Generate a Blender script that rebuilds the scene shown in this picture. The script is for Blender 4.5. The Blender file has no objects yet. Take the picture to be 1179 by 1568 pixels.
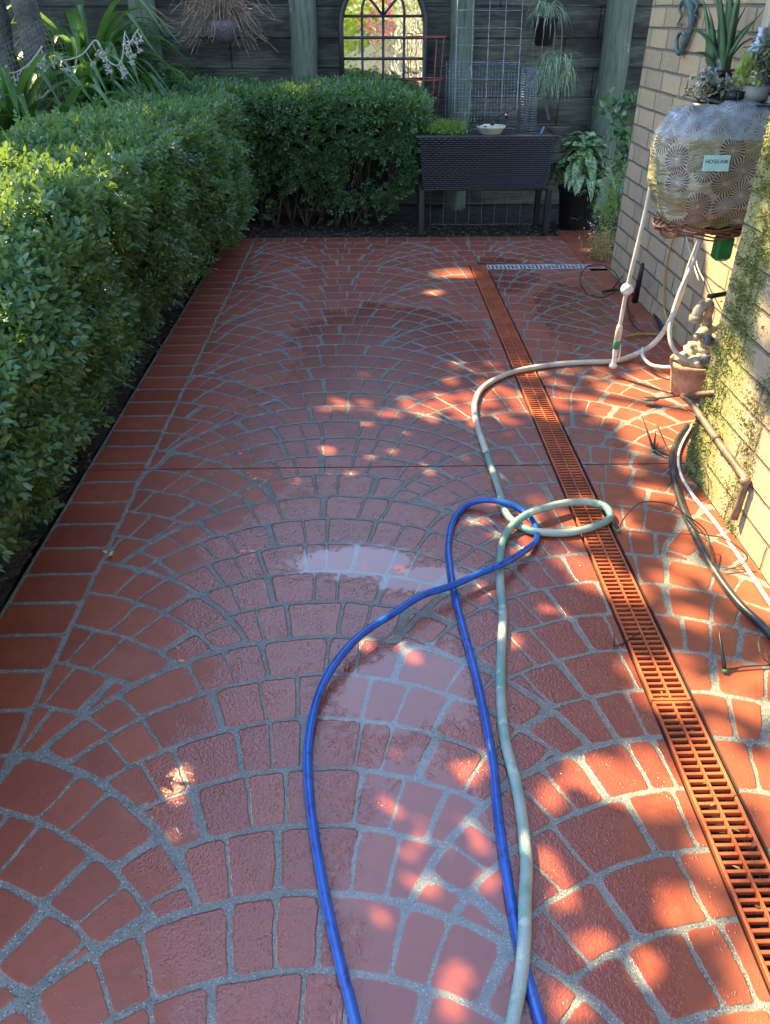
import bpy, math, random
import numpy as np
from mathutils import Vector, Matrix
random.seed(7); RS = np.random.RandomState(7)
PI = math.pi; R = math.radians
S = bpy.context.scene
COL = S.collection

# ------------------------------------------------------------------ camera
FPX, CH = 1178.0, 1.6
_p, _a = R(33.1), R(1.32)
CF = np.array([math.sin(_a)*math.cos(_p), math.cos(_a)*math.cos(_p), -math.sin(_p)])
CR = np.array([math.cos(_a), -math.sin(_a), 0.0]); CU = np.cross(CR, CF)
CO = np.array([0, 0, CH])
cam = bpy.data.cameras.new('camera'); camo = bpy.data.objects.new('camera', cam); COL.objects.link(camo)
cam.sensor_fit = 'VERTICAL'; cam.sensor_height = 24; cam.lens = 24*FPX/1568
cam.clip_start = 0.05; cam.clip_end = 800
m = Matrix.Identity(4)
for i in range(3):
    m[i][0] = CR[i]; m[i][1] = CU[i]; m[i][2] = -CF[i]; m[i][3] = CO[i]
camo.matrix_world = m
S.camera = camo
def _ray(x, y): return CF*FPX + CR*(x-589.5) + CU*(784-y)
def G(x, y, z=0.0):
    """photo pixel -> point at height z"""
    d = _ray(x, y); return CO + d*((z-CH)/d[2])
def PY(x, y, Y):
    d = _ray(x, y); return CO + d*(Y/d[1])
def PX(x, y, X):
    d = _ray(x, y); return CO + d*(X/d[0])

# ------------------------------------------------------------------ light
SUN = np.array([-0.51, 0.46, 0.73]); SUN /= np.linalg.norm(SUN)
w = bpy.data.worlds.new('World'); S.world = w; w.use_nodes = True
nt = w.node_tree; nt.nodes.clear()
sky = nt.nodes.new('ShaderNodeTexSky'); sky.sky_type = 'NISHITA'; sky.sun_disc = False
sky.sun_elevation = math.asin(SUN[2]); sky.sun_rotation = math.atan2(SUN[0], SUN[1])
sky.air_density = 1.0; sky.dust_density = 0.3; sky.ozone_density = 1.0
bg = nt.nodes.new('ShaderNodeBackground'); bg.inputs[1].default_value = 0.15
wo = nt.nodes.new('ShaderNodeOutputWorld')
hs = nt.nodes.new('ShaderNodeHueSaturation'); hs.inputs['Saturation'].default_value = 0.95
nt.links.new(sky.outputs[0], hs.inputs['Color']); nt.links.new(hs.outputs[0], bg.inputs[0]); nt.links.new(bg.outputs[0], wo.inputs[0])
sl = bpy.data.lights.new('sun', 'SUN'); sl.energy = 5.0; sl.angle = R(0.50); sl.color = (1.0, 0.79, 0.40)
so = bpy.data.objects.new('sun', sl); COL.objects.link(so)
so.rotation_euler = Vector(SUN).to_track_quat('Z', 'Y').to_euler()
S.view_settings.view_transform = 'Standard'; S.view_settings.look = 'None'
S.view_settings.exposure = 2.42; S.view_settings.gamma = 1.0
S.cycles.max_bounces = 8; S.cycles.transparent_max_bounces = 12

# ------------------------------------------------------------------ node helpers
class V:
    """tiny expression wrapper round math nodes"""
    def __init__(s, nt, sock): s.nt, s.s = nt, sock
    def _m(s, op, *o, clamp=False):
        n = s.nt.nodes.new('ShaderNodeMath'); n.operation = op; n.use_clamp = clamp
        for i, a in enumerate((s,)+o):
            if isinstance(a, V): s.nt.links.new(a.s, n.inputs[i])
            else: n.inputs[i].default_value = float(a)
        return V(s.nt, n.outputs[0])
    def __add__(s, o): return s._m('ADD', o)
    __radd__ = __add__
    def __sub__(s, o): return s._m('SUBTRACT', o)
    def __rsub__(s, o): return (s*-1.0)+o
    def __mul__(s, o): return s._m('MULTIPLY', o)
    __rmul__ = __mul__
    def __truediv__(s, o): return s._m('DIVIDE', o)
    def min(s, o): return s._m('MINIMUM', o)
    def max(s, o): return s._m('MAXIMUM', o)
    def lt(s, o): return s._m('LESS_THAN', o)
    def gt(s, o): return s._m('GREATER_THAN', o)
    def __rtruediv__(s, o): return V(s.nt, s.s)._m('POWER', -1.0)*o
    def abs(s): return s._m('ABSOLUTE')
    def floor(s): return s._m('FLOOR')
    def ceil(s): return s._m('CEIL')
    def fract(s): return s._m('FRACT')
    def sqrt(s): return s._m('SQRT')
    def sin(s): return s._m('SINE')
    def atan2(s, o): return s._m('ARCTAN2', o)
    def clamp(s): return s._m('ADD', 0.0, clamp=True)
    def smin(s, o, k): return s._m('SMOOTH_MIN', o, k)
    def ss(s, a, b):
        n = s.nt.nodes.new('ShaderNodeMapRange'); n.interpolation_type = 'SMOOTHSTEP'
        s.nt.links.new(s.s, n.inputs[0])
        if a <= b: v = (a, b, 0, 1)
        else: v = (b, a, 1, 0)
        for i, x in enumerate(v): n.inputs[i+1].default_value = x
        return V(s.nt, n.outputs[0])
def sel(c, a, b): return b + (a-b)*c
class MatB:
    def __init__(s, name):
        s.m = bpy.data.materials.new(name); s.m.use_nodes = True
        s.nt = s.m.node_tree; s.nt.nodes.clear()
        s.out = s.n('ShaderNodeOutputMaterial'); s.p = s.n('ShaderNodeBsdfPrincipled')
        s.nt.links.new(s.p.outputs[0], s.out.inputs[0])
    def n(s, t): return s.nt.nodes.new(t)
    def set(s, name, v):
        i = s.p.inputs[name]
        if isinstance(v, V): s.nt.links.new(v.s, i)
        elif isinstance(v, bpy.types.NodeSocket): s.nt.links.new(v, i)
        else: i.default_value = v
    def pos(s, obj=False):
        if obj: o = s.n('ShaderNodeTexCoord').outputs['Object']
        else: o = s.n('ShaderNodeNewGeometry').outputs['Position']
        sp = s.n('ShaderNodeSeparateXYZ'); s.nt.links.new(o, sp.inputs[0])
        return o, V(s.nt, sp.outputs[0]), V(s.nt, sp.outputs[1]), V(s.nt, sp.outputs[2])
    def vec(s, x, y, z=0.0):
        c = s.n('ShaderNodeCombineXYZ')
        for i, a in enumerate((x, y, z)):
            if isinstance(a, V): s.nt.links.new(a.s, c.inputs[i])
            else: c.inputs[i].default_value = a
        return c.outputs[0]
    def noise(s, vec, scale, detail=2.0, rough=0.5, dist=0.0):
        t = s.n('ShaderNodeTexNoise'); s.nt.links.new(vec, t.inputs['Vector'])
        t.inputs['Scale'].default_value = scale; t.inputs['Detail'].default_value = detail
        t.inputs['Roughness'].default_value = rough; t.inputs['Distortion'].default_value = dist
        return V(s.nt, t.outputs['Fac'])
    def white(s, vec):
        t = s.n('ShaderNodeTexWhiteNoise'); t.noise_dimensions = '3D'; s.nt.links.new(vec, t.inputs['Vector'])
        return V(s.nt, t.outputs['Value'])
    def voro(s, vec, scale, out='Distance', rnd=1.0):
        t = s.n('ShaderNodeTexVoronoi'); s.nt.links.new(vec, t.inputs['Vector'])
        t.inputs['Scale'].default_value = scale; t.inputs['Randomness'].default_value = rnd
        return V(s.nt, t.outputs[out])
    def mix(s, f, a, b):
        t = s.n('ShaderNodeMix'); t.data_type = 'RGBA'
        def put(v, i):
            if isinstance(v, V): s.nt.links.new(v.s, i)
            elif isinstance(v, bpy.types.NodeSocket): s.nt.links.new(v, i)
            elif isinstance(v, tuple): i.default_value = (*v, 1) if len(v) == 3 else v
            else: i.default_value = v
        put(f, t.inputs[0]); put(a, t.inputs[6]); put(b, t.inputs[7])
        return t.outputs[2]
    def bump(s, h, dist=0.002, strength=1.0):
        b = s.n('ShaderNodeBump'); s.nt.links.new(h.s, b.inputs['Height'])
        b.inputs['Distance'].default_value = dist; b.inputs['Strength'].default_value = strength
        s.nt.links.new(b.outputs[0], s.p.inputs['Normal']); return b
def plain(name, c, rough=0.5, var=0.25, scale=20, metal=0.0, bump=0.0, bscale=120, spec=0.5, c2=None):
    M = MatB(name); o, x, y, z = M.pos(True)
    nz = M.noise(o, scale, 4, 0.6)
    c2 = c2 or tuple(v*(1-var*1.6) for v in c)
    M.set('Base Color', M.mix(nz.ss(0.3, 0.7), c, c2))
    M.set('Roughness', (nz*0.25+(rough-0.12)).clamp()); M.set('Metallic', metal); M.set('Specular IOR Level', spec)
    if bump: M.bump(M.noise(o, bscale, 4, 0.6), bump)
    return M.m
def leafmat(name, cols, rough=0.35, trans=0.3, tcol=None, spec=0.5):
    M = MatB(name); g = M.n('ShaderNodeNewGeometry'); rnd = V(M.nt, g.outputs['Random Per Island'])
    r = M.n('ShaderNodeValToRGB'); M.nt.links.new(rnd.s, r.inputs[0])
    el = r.color_ramp.elements
    for i, c in enumerate(cols):
        t = i/(len(cols)-1)
        e = el[0] if i == 0 else (el[1] if i == len(cols)-1 and len(el) == 2 and len(cols) == 2 else None)
        if e is None: e = el.new(t) if i < len(cols)-1 else el[-1]
        e.position = t; e.color = (*c, 1)
    M.set('Base Color', r.outputs[0]); M.set('Roughness', rough); M.set('Specular IOR Level', spec)
    tr = M.n('ShaderNodeBsdfTranslucent'); tc = tcol or tuple(min(1, v*1.8) for v in cols[-1])
    tr.inputs[0].default_value = (*tc, 1)
    mx = M.n('ShaderNodeMixShader'); mx.inputs[0].default_value = trans
    M.nt.links.new(M.p.outputs[0], mx.inputs[1]); M.nt.links.new(tr.outputs[0], mx.inputs[2]); M.nt.links.new(mx.outputs[0], M.out.inputs[0])
    return M.m

# ------------------------------------------------------------------ mesh helpers
def _n(v):
    v = np.asarray(v, float); l = np.linalg.norm(v); return v/l if l > 1e-9 else v
def frame(d):
    d = _n(d); u = np.array([0, 0, 1.0]) if abs(d[2]) < .9 else np.array([1.0, 0, 0])
    a = _n(np.cross(d, u)); return d, a, np.cross(a, d)
def smooth_path(pts, n=8):
    P = [np.asarray(p, float) for p in pts]
    if len(P) < 3: return P
    P = [2*P[0]-P[1]] + P + [2*P[-1]-P[-2]]
    out = []
    for i in range(1, len(P)-2):
        for k in range(n):
            t = k/n; a, b, c, d = P[i-1], P[i], P[i+1], P[i+2]
            out.append(.5*((2*b)+(-a+c)*t+(2*a-5*b+4*c-d)*t*t+(-a+3*b-3*c+d)*t**3))
    out.append(P[-2]); return out
class MB:
    def __init__(s): s.v = []; s.f = []; s.sm = []
    def add(s, vs, fs, smooth=False):
        o = len(s.v); s.v += [tuple(map(float, v)) for v in vs]
        for f in fs: s.f.append([i+o for i in f]); s.sm.append(smooth)
        return s
    def box(s, c, size, rz=0.0, bev=0.0, M=None):
        hx, hy, hz = [a/2 for a in size]; vs = []
        b = min(bev, hx*.9, hy*.9, hz*.9)
        if b <= 0:
            vs = [(sx*hx, sy*hy, sz*hz) for sz in (-1, 1) for sy in (-1, 1) for sx in (-1, 1)]
            fs = [(0, 2, 3, 1), (4, 5, 7, 6), (0, 1, 5, 4), (2, 6, 7, 3), (0, 4, 6, 2), (1, 3, 7, 5)]
        else:
            rings = []
            def ring(x, y, z, bb):
                return [(-x+bb, -y, z), (x-bb, -y, z), (x, -y+bb, z), (x, y-bb, z), (x-bb, y, z), (-x+bb, y, z), (-x, y-bb, z), (-x, -y+bb, z)]
            for z, sx in ((-hz, b), (-hz+b, 0), (hz-b, 0), (hz, b)): vs += ring(hx-sx, hy-sx, z, b*(1 if sx == 0 else .5))
            fs = [tuple(range(7, -1, -1)), tuple(range(24, 32))]
            for k in range(3):
                for i in range(8): fs.append((k*8+i, k*8+(i+1) % 8, k*8+8+(i+1) % 8, k*8+8+i))
        ca, sa = math.cos(rz), math.sin(rz); out = []
        for x, y, z in vs:
            if M is not None: p = M @ Vector((x, y, z)); x, y, z = p
            out.append((c[0]+x*ca-y*sa, c[1]+x*sa+y*ca, c[2]+z))
        return s.add(out, fs)
    def tube(s, pts, r, seg=8, n=6, smooth=True, cap=True):
        P = smooth_path(pts, n) if smooth else [np.asarray(p, float) for p in pts]
        N = len(P); rr = [r]*N if np.isscalar(r) else list(np.interp(np.linspace(0, 1, N), np.linspace(0, 1, len(r)), r))
        d, a, b = frame(P[1]-P[0]); vs = []
        for i in range(N):
            t = _n(P[min(i+1, N-1)]-P[max(i-1, 0)])
            a = _n(a-t*np.dot(a, t)); b = np.cross(t, a)
            for k in range(seg):
                q = 2*PI*k/seg; vs.append(P[i]+(a*math.cos(q)+b*math.sin(q))*rr[i])
        fs = [(i*seg+k, i*seg+(k+1) % seg, (i+1)*seg+(k+1) % seg, (i+1)*seg+k) for i in range(N-1) for k in range(seg)]
        if cap: fs += [tuple(range(seg-1, -1, -1)), tuple((N-1)*seg+k for k in range(seg))]
        return s.add(vs, fs, True)
    def lathe(s, c, prof, seg=24, axis=None, sx=1.0, sy=1.0):
        vs = []
        ax = (np.array([1., 0, 0]), np.array([0, 1., 0]), np.array([0, 0, 1.]))
        if axis is not None:
            d, a, b = frame(axis); ax = (a, b, d)
        c = np.asarray(c, float)
        for r, z in prof:
            for k in range(seg):
                q = 2*PI*k/seg; vs.append(c+ax[0]*r*sx*math.cos(q)+ax[1]*r*sy*math.sin(q)+ax[2]*z)
        N = len(prof)
        fs = [(i*seg+k, i*seg+(k+1) % seg, (i+1)*seg+(k+1) % seg, (i+1)*seg+k) for i in range(N-1) for k in range(seg)]
        fs += [tuple(range(seg-1, -1, -1)), tuple((N-1)*seg+k for k in range(seg))]
        return s.add(vs, fs, True)
    def ribbon(s, pts, w, fold=0.25, n=5, up=(0, 0, 1)):
        """strap leaf along a path, folded along its middle"""
        P = smooth_path(pts, n); N = len(P); vs = []; up = np.asarray(up, float)
        for i in range(N):
            t = _n(P[min(i+1, N-1)]-P[max(i-1, 0)]); sd = np.cross(t, up)
            if np.linalg.norm(sd) < 1e-3: sd = np.array([1., 0, 0])
            sd = _n(sd); nn = np.cross(sd, t); u = i/(N-1)
            ww = w*(min(1, u*5+.35))*max(0.03, (1-u**2.2))
            vs += [P[i]-sd*ww*.5+nn*ww*fold, P[i], P[i]+sd*ww*.5+nn*ww*fold]
        fs = []
        for i in range(N-1):
            a = i*3; fs += [(a, a+1, a+4, a+3), (a+1, a+2, a+5, a+4)]
        return s.add(vs, fs, True)
    def sphere(s, c, r, seg=12, rings=8, sc=(1, 1, 1)):
        prof = [(r*math.sin(PI*i/rings)+1e-5, -r*math.cos(PI*i/rings)) for i in range(rings+1)]
        o = len(s.v); s.lathe((0, 0, 0), prof, seg)
        for i in range(o, len(s.v)):
            x, y, z = s.v[i]; s.v[i] = (c[0]+x*sc[0], c[1]+y*sc[1], c[2]+z*sc[2])
        return s
    def build(s, name, mat, parent=None):
        me = bpy.data.meshes.new(name); me.from_pydata(s.v, [], s.f)
        me.polygons.foreach_set('use_smooth', s.sm); me.update()
        return link(name, me, mat, parent)
def link(name, me, mat, parent=None):
    if mat: me.materials.append(mat)
    o = bpy.data.objects.new(name, me); COL.objects.link(o)
    if parent is not None:
        o.parent = parent; o.matrix_parent_inverse = parent.matrix_basis.inverted() if False else Matrix.Identity(4)
        o.location = -parent.location
    return o
def build_np(name, V_, F4, mat, parent=None, smooth=True):
    me = bpy.data.meshes.new(name); nv, nf = len(V_), len(F4)
    me.vertices.add(nv); me.vertices.foreach_set('co', V_.astype(np.float32).ravel())
    me.loops.add(nf*4); me.loops.foreach_set('vertex_index', F4.astype(np.int32).ravel())
    me.polygons.add(nf); me.polygons.foreach_set('loop_start', np.arange(0, nf*4, 4, dtype=np.int32))
    me.polygons.foreach_set('loop_total', np.full(nf, 4, np.int32))
    me.update(calc_edges=True); me.validate()
    if smooth: me.polygons.foreach_set('use_smooth', np.ones(len(me.polygons), bool))
    return link(name, me, mat, parent)
def thing(name, label, cat, loc=(0, 0, 0), group=None):
    o = bpy.data.objects.new(name, None); COL.objects.link(o); o.location = Vector([float(a) for a in loc])
    o.empty_display_size = .1
    o['label'] = label; o['category'] = cat
    if group: o['group'] = group
    return o
def tag(o, label, cat, group=None):
    o['label'] = label; o['category'] = cat
    if group: o['group'] = group
    return o
def struct(o, kind='structure'): o['kind'] = kind; return o
def unit(v): return v/np.maximum(np.linalg.norm(v, axis=-1, keepdims=True), 1e-9)
def leaves_np(base, d, n, L, W, fold=0.25, droop=0.15):
    """vectorised leaves: 6 verts, 2 quads each"""
    d = unit(d); n = unit(n-d*(n*d).sum(-1, keepdims=True)); s = np.cross(d, n)
    L = np.broadcast_to(L, (len(base),))[:, None]; W = np.broadcast_to(W, (len(base),))[:, None]
    up = n*W*fold
    v = np.stack([base, base+d*L*.33+s*W*.5+up, base+d*L*.72+s*W*.36+up*.6-n*L*droop*.4, base+d*L-n*L*droop,
                  base+d*L*.72-s*W*.36+up*.6-n*L*droop*.4, base+d*L*.33-s*W*.5+up], 1)
    k = np.arange(len(base))[:, None]*6
    F = np.concatenate([k+np.array([[0, 1, 2, 3]]), k+np.array([[0, 3, 4, 5]])], 0)
    return v.reshape(-1, 3), F
def sprigs_np(P, D, N, nl=6, length=0.058, L=0.030, W=0.0165):
    """pinnate sprigs: nl leaflets along each twig direction D"""
    D = unit(D); N = unit(N-D*(N*D).sum(-1, keepdims=True)); Sd = np.cross(D, N)
    B, DD, NN, LL = [], [], [], []
    m = len(P)
    for i in range(nl):
        t = (i/(nl-1))
        side = 0 if i == nl-1 else (1 if i % 2 else -1)
        b = P + D*(length*t)
        d = D*(.65 if side else 1)+Sd*side*1.0
        B.append(b); DD.append(d+RS.normal(0, .18, (m, 3))); NN.append(N+RS.normal(0, .25, (m, 3)))
        LL.append(L*RS.uniform(.75, 1.2, m)*(0.8+.35*math.sin(PI*min(t, .8))))
    B = np.concatenate(B); DD = np.concatenate(DD); NN = np.concatenate(NN); LL = np.concatenate(LL)
    return leaves_np(B, DD, NN, LL, LL*W/L)
def vnoise(p, seed=0, sc=1.0):
    """cheap smooth value noise from sines, ~[-1,1]"""
    r = np.random.RandomState(seed); o = 0; amp = 0
    for k in range(6):
        w_ = r.normal(0, 1, 3)*sc*(1+.6*k); a = 1/(1+.4*k)
        o = o+a*np.sin(p@w_+r.uniform(0, 6.28)); amp += a*.6
    return o/amp

# ------------------------------------------------------------------ materials
def paving_material():
    M = MatB('stencilled_red_paving'); o, x0, y0, z = M.pos()
    wob = M.noise(o, 9, 2, .5); wob2 = M.noise(M.vec(y0+7.3, x0, 0), 9, 2, .5)
    fine = M.noise(o, 60, 2, .6); fine2 = M.noise(M.vec(y0, x0+3.1, 0), 60, 2, .6)
    x = x0+(wob-.5)*.016+(fine-.5)*.006; y = y0+(wob2-.5)*.016+(fine2-.5)*.006
    W, RR, P, cd = .94, .80, .815, .163
    def fam(xc, ya):
        t = (x-xc)/(2*W)+.5; k = t.floor(); dx = (t.fract()-.5)*(2*W)
        ad = dx.abs(); q = (RR*RR-dx*dx).max(0.0004).sqrt()
        drop = RR-q+(ad-(RR-.002)).max(0.0)*12.0
        v = y+drop-ya
        kk = (v/P).ceil()
        return dict(dx=dx, col=k, v=v, apex=kk*P+ya, grad=RR/q.max(.25))
    e = fam(-.15, .95); f = fam(-1.09, 1.3575)
    c = e['apex'].lt(f['apex'])           # lower fan lies on top
    dx = sel(c, e['dx'], f['dx']); v = sel(c, e['v'], f['v']); ap = sel(c, e['apex'], f['apex'])
    gr = sel(c, e['grad'], f['grad']); col = sel(c, e['col'], f['col']+50.0); ya = sel(c, y*0+.95, y*0+1.3575)
    vo = sel(c, f['v'], e['v']); apo = sel(c, f['apex'], e['apex']); gro = sel(c, f['grad'], e['grad'])
    fo = (vo/P).fract()*P                 # distance above the other fan's outline
    d_out = fo/gro+(apo-P).gt(ap)*1.0
    tt = v/cd; cid = tt.ceil(); fr = tt.fract()*cd
    d_c = fr.min(fr*-1.0+cd)/gr
    yc = ya+cid*cd-RR
    th = dx.atan2(y-yc)*RR
    rnd = M.white(M.vec(cid, col, 1.7)); rnd2 = M.white(M.vec(cid+9.1, col, 4.4))
    wd = rnd2*.045+.112
    sb = th/wd+rnd*7.0
    sb = sb+(sb*2.3+rnd*40.0).sin()*.22
    fb = sb.fract(); bid = sb.floor()
    d_b = fb.min(fb*-1.0+1.0)*wd
    # outline of own fan is a course line: thicker joint
    topd = (ap-ya-v)/gr
    d_fan = d_c.smin(d_b, .022).min(d_out)
    lw = .0066+(wob-.5)*.006
    d_fan = d_fan-(topd.lt(.03)+d_out.lt(.03)).min(1.0)*.0035
    # border bricks
    inb = x.lt(-.93); yb = (y-2.70)/.152; fy = yb.fract(); d_y = fy.min(fy*-1+1.0)*.152
    d_xb = (x*-1-.93).min(x+1.172).abs()
    d_bor = d_y.smin(d_xb+.0, .025)
    inr = y.gt(6.53); xb = x/.17; fx = xb.fract(); d_x = fx.min(fx*-1+1)*.17
    d_back = d_x.smin((y-6.53).abs().min((y-6.68).abs()), .02)
    d = sel(inb, d_bor, sel(inr, d_back, d_fan.min((x+.93).abs()).min((y-6.53).abs())))
    brick = (d-lw).ss(-.0025, .0030)
    plainstrip = x0.gt(1.64)*y0.gt(4.6)
    brick = brick.max(plainstrip)
    idr = M.white(M.vec(sel(inb, yb.floor()+100.0, bid), cid, col))
    # colours
    big = M.noise(o, 2.2, 4, .6); mid = M.noise(o, 25, 4, .6); gra = M.noise(o, 420, 2, .7)
    red = M.mix(idr, (.215, .050, .025), (.285, .071, .032))
    red = M.mix((mid.ss(.35, .8))*.5, red, (.160, .038, .026))
    red = M.mix((big.ss(.54, .75))*.35, red, (.30, .14, .09))
    dust = M.noise(o, 14, 6, .75)
    red = M.mix(dust.ss(.60, .78)*.45, red, (.40, .27, .23))
    pep = M.voro(o, 165); sp = M.voro(M.vec(x0*1.0+3, y0, 0), 150)
    gro_c = M.mix(mid.ss(.3, .7), (.185, .190, .172), (.12, .125, .115))
    gro_c = M.mix(pep.ss(.40, .25)*gra.ss(.42, .52), gro_c, (.03, .033, .035))
    gro_c = M.mix(sp.ss(.26, .12), gro_c, (.45, .45, .43))
    base = M.mix(brick, gro_c, red)
    # wetness
    edge = (M.noise(o, 5, 6, .65)-.5)
    hf = (M.noise(o, 38, 4, .7, .8)-.5)
    def blob(cx, cy, rx, ry):
        a = (x0-cx)/rx; b = (y0-cy)/ry
        return ((a*a+b*b).sqrt()*-1.0+1.0)
    wet = None
    for b in ((.0, 2.0, .72, .75), (.05, 1.2, .66, .75), (.25, 3.3, .95, .95), (.12, .75, .55, .5), (.10, 4.3, .62, .7), (.55, 1.7, .35, .7), (.5, 2.9, .7, .5), (1.35, 4.6, .35, .8), (1.0, 5.6, .25, .5)):
        q = blob(*b); wet = q if wet is None else wet.max(q)
    wetm = (wet+edge*.9+hf*.25).ss(.05, .22)
    pud = None
    for b in ((.12, .95, .26, .50), (.12, .58, .24, .50), (-.05, 2.14, .30, .13), (.18, 2.04, .24, .10), (.10, 1.55, .30, .22)):
        q = blob(*b); pud = q if pud is None else pud.max(q)
    pudm = (pud*1.0+edge*1.1+hf*.6).ss(-.05, .42)
    dropl = M.voro(M.vec(x0*1.5, y0*1.0, 0), 95); drm = (wet+edge*1.6+.75).ss(.0, .7)
    drp = dropl.ss(.36, .16)*drm*M.noise(o, 16, 3).ss(.48, .58)
    allw = wetm.max(pudm)
    base = M.mix(allw*.35, base, M.mix(brick, (.13, .14, .14), (.17, .034, .030)))
    M.set('Base Color', base)
    rough = sel(brick, y*0+.46, y*0+.78)+(mid-.5)*.14
    rough = sel(allw, sel(brick, y*0+.12, y*0+.22), rough); rough = sel(pudm, y*0+.025, rough); rough = sel(drp, y*0+.12, rough)
    M.set('Roughness', rough.clamp()); M.set('Specular IOR Level', .55)
    M.set('Coat Weight', (allw*.62+pudm*.38+drp).clamp()); M.set('Coat Roughness', sel(pudm, y*0+.01, y*0+.05)); M.set('Coat IOR', 1.4)
    peel = M.noise(M.vec(x0, y0*.8, 0), 230, 2, .55); peel2 = M.noise(o, 105, 2, .55)
    h = brick*.0022+(gra-.5)*(brick*-1+1.0)*.0016+((peel-.5)*.0012+(peel2-.5)*.0017)*(pudm*-1.0+1.0)*(allw*.8+.16)*(brick*.8+.2)+drp*.0007
    h = sel(pudm, h*.06, h)
    n = M.bump(h, 1.0, 1.0)
    M.nt.links.new(n.outputs[0], M.p.inputs['Coat Normal'])
    return M.m
def brick_material(name='tan_brick', moss=False, flip=False):
    M = MatB(name); o, x, y, z = M.pos()
    wob = M.noise(o, 5, 3, .6)-.5; wob2 = M.noise(o, 40, 2, .6)-.5
    along = y
    zz = z+wob*.012+wob2*.004; yy = along+wob*.03+wob2*.006
    row = (zz/.108).floor(); fz = (zz/.108).fract()*.108
    off = M.white(M.vec(row, 3.3, 0))*.08+(row*.5).fract()*.155
    uu = (yy+x+off)/.31; bi = uu.floor(); fu = uu.fract()*.31
    d = fz.min(fz*-1+.108).smin(fu.min(fu*-1+.31), .01)
    br = d.ss(.0035, .0085)
    rnd = M.white(M.vec(row, bi, 0))
    mid = M.noise(o, 18, 5, .65); fin = M.noise(o, 150, 3, .7)
    c = M.mix(rnd, (.46, .345, .215), (.32, .255, .175)); c = M.mix(mid.ss(.4, .75)*.6, c, (.50, .34, .22))
    c = M.mix(fin.ss(.56, .68)*.6, c, (.16, .14, .11))
    c = M.mix(br, (.17, .15, .12), c)
    st = M.noise(M.vec(x*3, y*3, z*.8), 2.2, 4, .6)
    c = M.mix(st.ss(.52, .72)*.45, c, (.20, .20, .13))
    if moss:
        ms = ((y-2.64).abs()*-1+.17+wob*.35+(M.noise(o, 60, 4, .7)-.5)*.5).ss(0, .05)*M.noise(o, 170, 3, .7).ss(.40, .54)
        ms2 = ((y-2.30).abs()*-1+.05+wob*.28+(M.noise(o, 80, 4, .7)-.5)*.3).ss(0, .05)
        c = M.mix(ms2*.8, c, (.09, .085, .055)); c = M.mix(ms*.85, c, (.14, .17, .03))
    M.set('Base Color', c); M.set('Roughness', .85); M.set('Specular IOR Level', .25)
    M.bump(br*.009+(mid-.5)*.008+(fin-.5)*.004, 1.0)
    return M.m
def sleeper_material():
    M = MatB('weathered_sleeper'); o, x, y, z = M.pos()
    row = (z/.235).floor()
    g = M.noise(M.vec(x*.8+row*3.7, y, z*16), 4, 6, .65, .6); g2 = M.noise(M.vec(x*1.5+row, y, z*60), 5, 4, .7)
    big = M.noise(M.vec(x+row*5.1, z*2, row), 1.6, 3, .6)
    c = M.mix(g.ss(.3, .75), (.060, .062, .047), (.165, .165, .130))
    c = M.mix(big.ss(.44, .62)*.85, c, (.022, .022, .019))
    c = M.mix((g2*g).ss(.30, .42)*.4, c, (.16, .165, .145))
    M.set('Base Color', c); M.set('Roughness', .8); M.bump(g*.03+g2*.010, 1.0); return M.m
def post_material():
    M = MatB('treated_log'); o, x, y, z = M.pos()
    g = M.noise(M.vec(x*14, y*14, z*1.1), 3, 6, .65, .3); pt = M.noise(M.vec(x*3, y*3, z*1.6), 4, 5, .7)
    c = M.mix(g.ss(.3, .7), (.055, .072, .052), (.120, .148, .112)); c = M.mix(pt.ss(.62, .70)*.8, c, (.33, .35, .33))
    c = M.mix(g.ss(.40, .34)*.7, c, (.03, .04, .035))
    M.set('Base Color', c); M.set('Roughness', .8); M.bump(g*.008, 1.0); return M.m
def soil_material():
    M = MatB('dark_soil'); o, x, y, z = M.pos(); a = M.noise(o, 30, 6, .75); b = M.voro(o, 60)
    c = M.mix(a.ss(.35, .65), (.014, .011, .009), (.05, .038, .030)); c = M.mix(b.ss(.15, .05)*.6, c, (.16, .13, .10))
    M.set('Base Color', c); M.set('Roughness', .95); M.bump(a*.03+b*.01, 1.0); return M.m
def hose_material(name, c1, c2, c3, sc=9, rough=.25, braid=True, trans=0.0):
    M = MatB(name); o, x, y, z = M.pos()
    n1 = M.noise(o, sc, 3, .55); n2 = M.noise(M.vec(x+5, y, z), sc*3.1, 2)
    c = M.mix(n1.ss(.42, .58), c1, c2); c = M.mix(n2.ss(.58, .68), c, c3)
    if braid:
        q = ((x+y)*900).sin()*((x-y)*900).sin(); c = M.mix(q.ss(.2, .8)*.25, c, (.55, .60, .58))
        M.bump(q*.0004+n2*.0006, 1.0)
    M.set('Base Color', c); M.set('Roughness', rough); M.set('Specular IOR Level', .6)
    M.set('Subsurface Weight', trans); M.set('Subsurface Radius', (.01, .01, .01)); return M.m
mt_pave = paving_material(); mt_brick = brick_material(); mt_brickm = brick_material('tan_brick_mossy', True)
mt_sleeper = sleeper_material(); mt_post = post_material(); mt_soil = soil_material()
mt_blue = hose_material('blue_hose', (.003, .062, .31), (.005, .085, .38), (.002, .035, .20), 14, .28, False)
mt_green = hose_material('clear_green_hose', (.12, .27, .23), (.26, .33, .31), (.33, .42, .37), 7, .22, True, .0)
mt_grey = hose_material('grey_hose', (.42, .40, .36), (.50, .48, .43), (.36, .34, .30), 10, .35, False)
mt_blackhose = hose_material('black_hose', (.016, .017, .020), (.03, .03, .035), (.05, .05, .055), 9, .38, False)
mt_pipe = plain('brown_pipe', (.20, .13, .09), .5, .4, 14)
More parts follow.
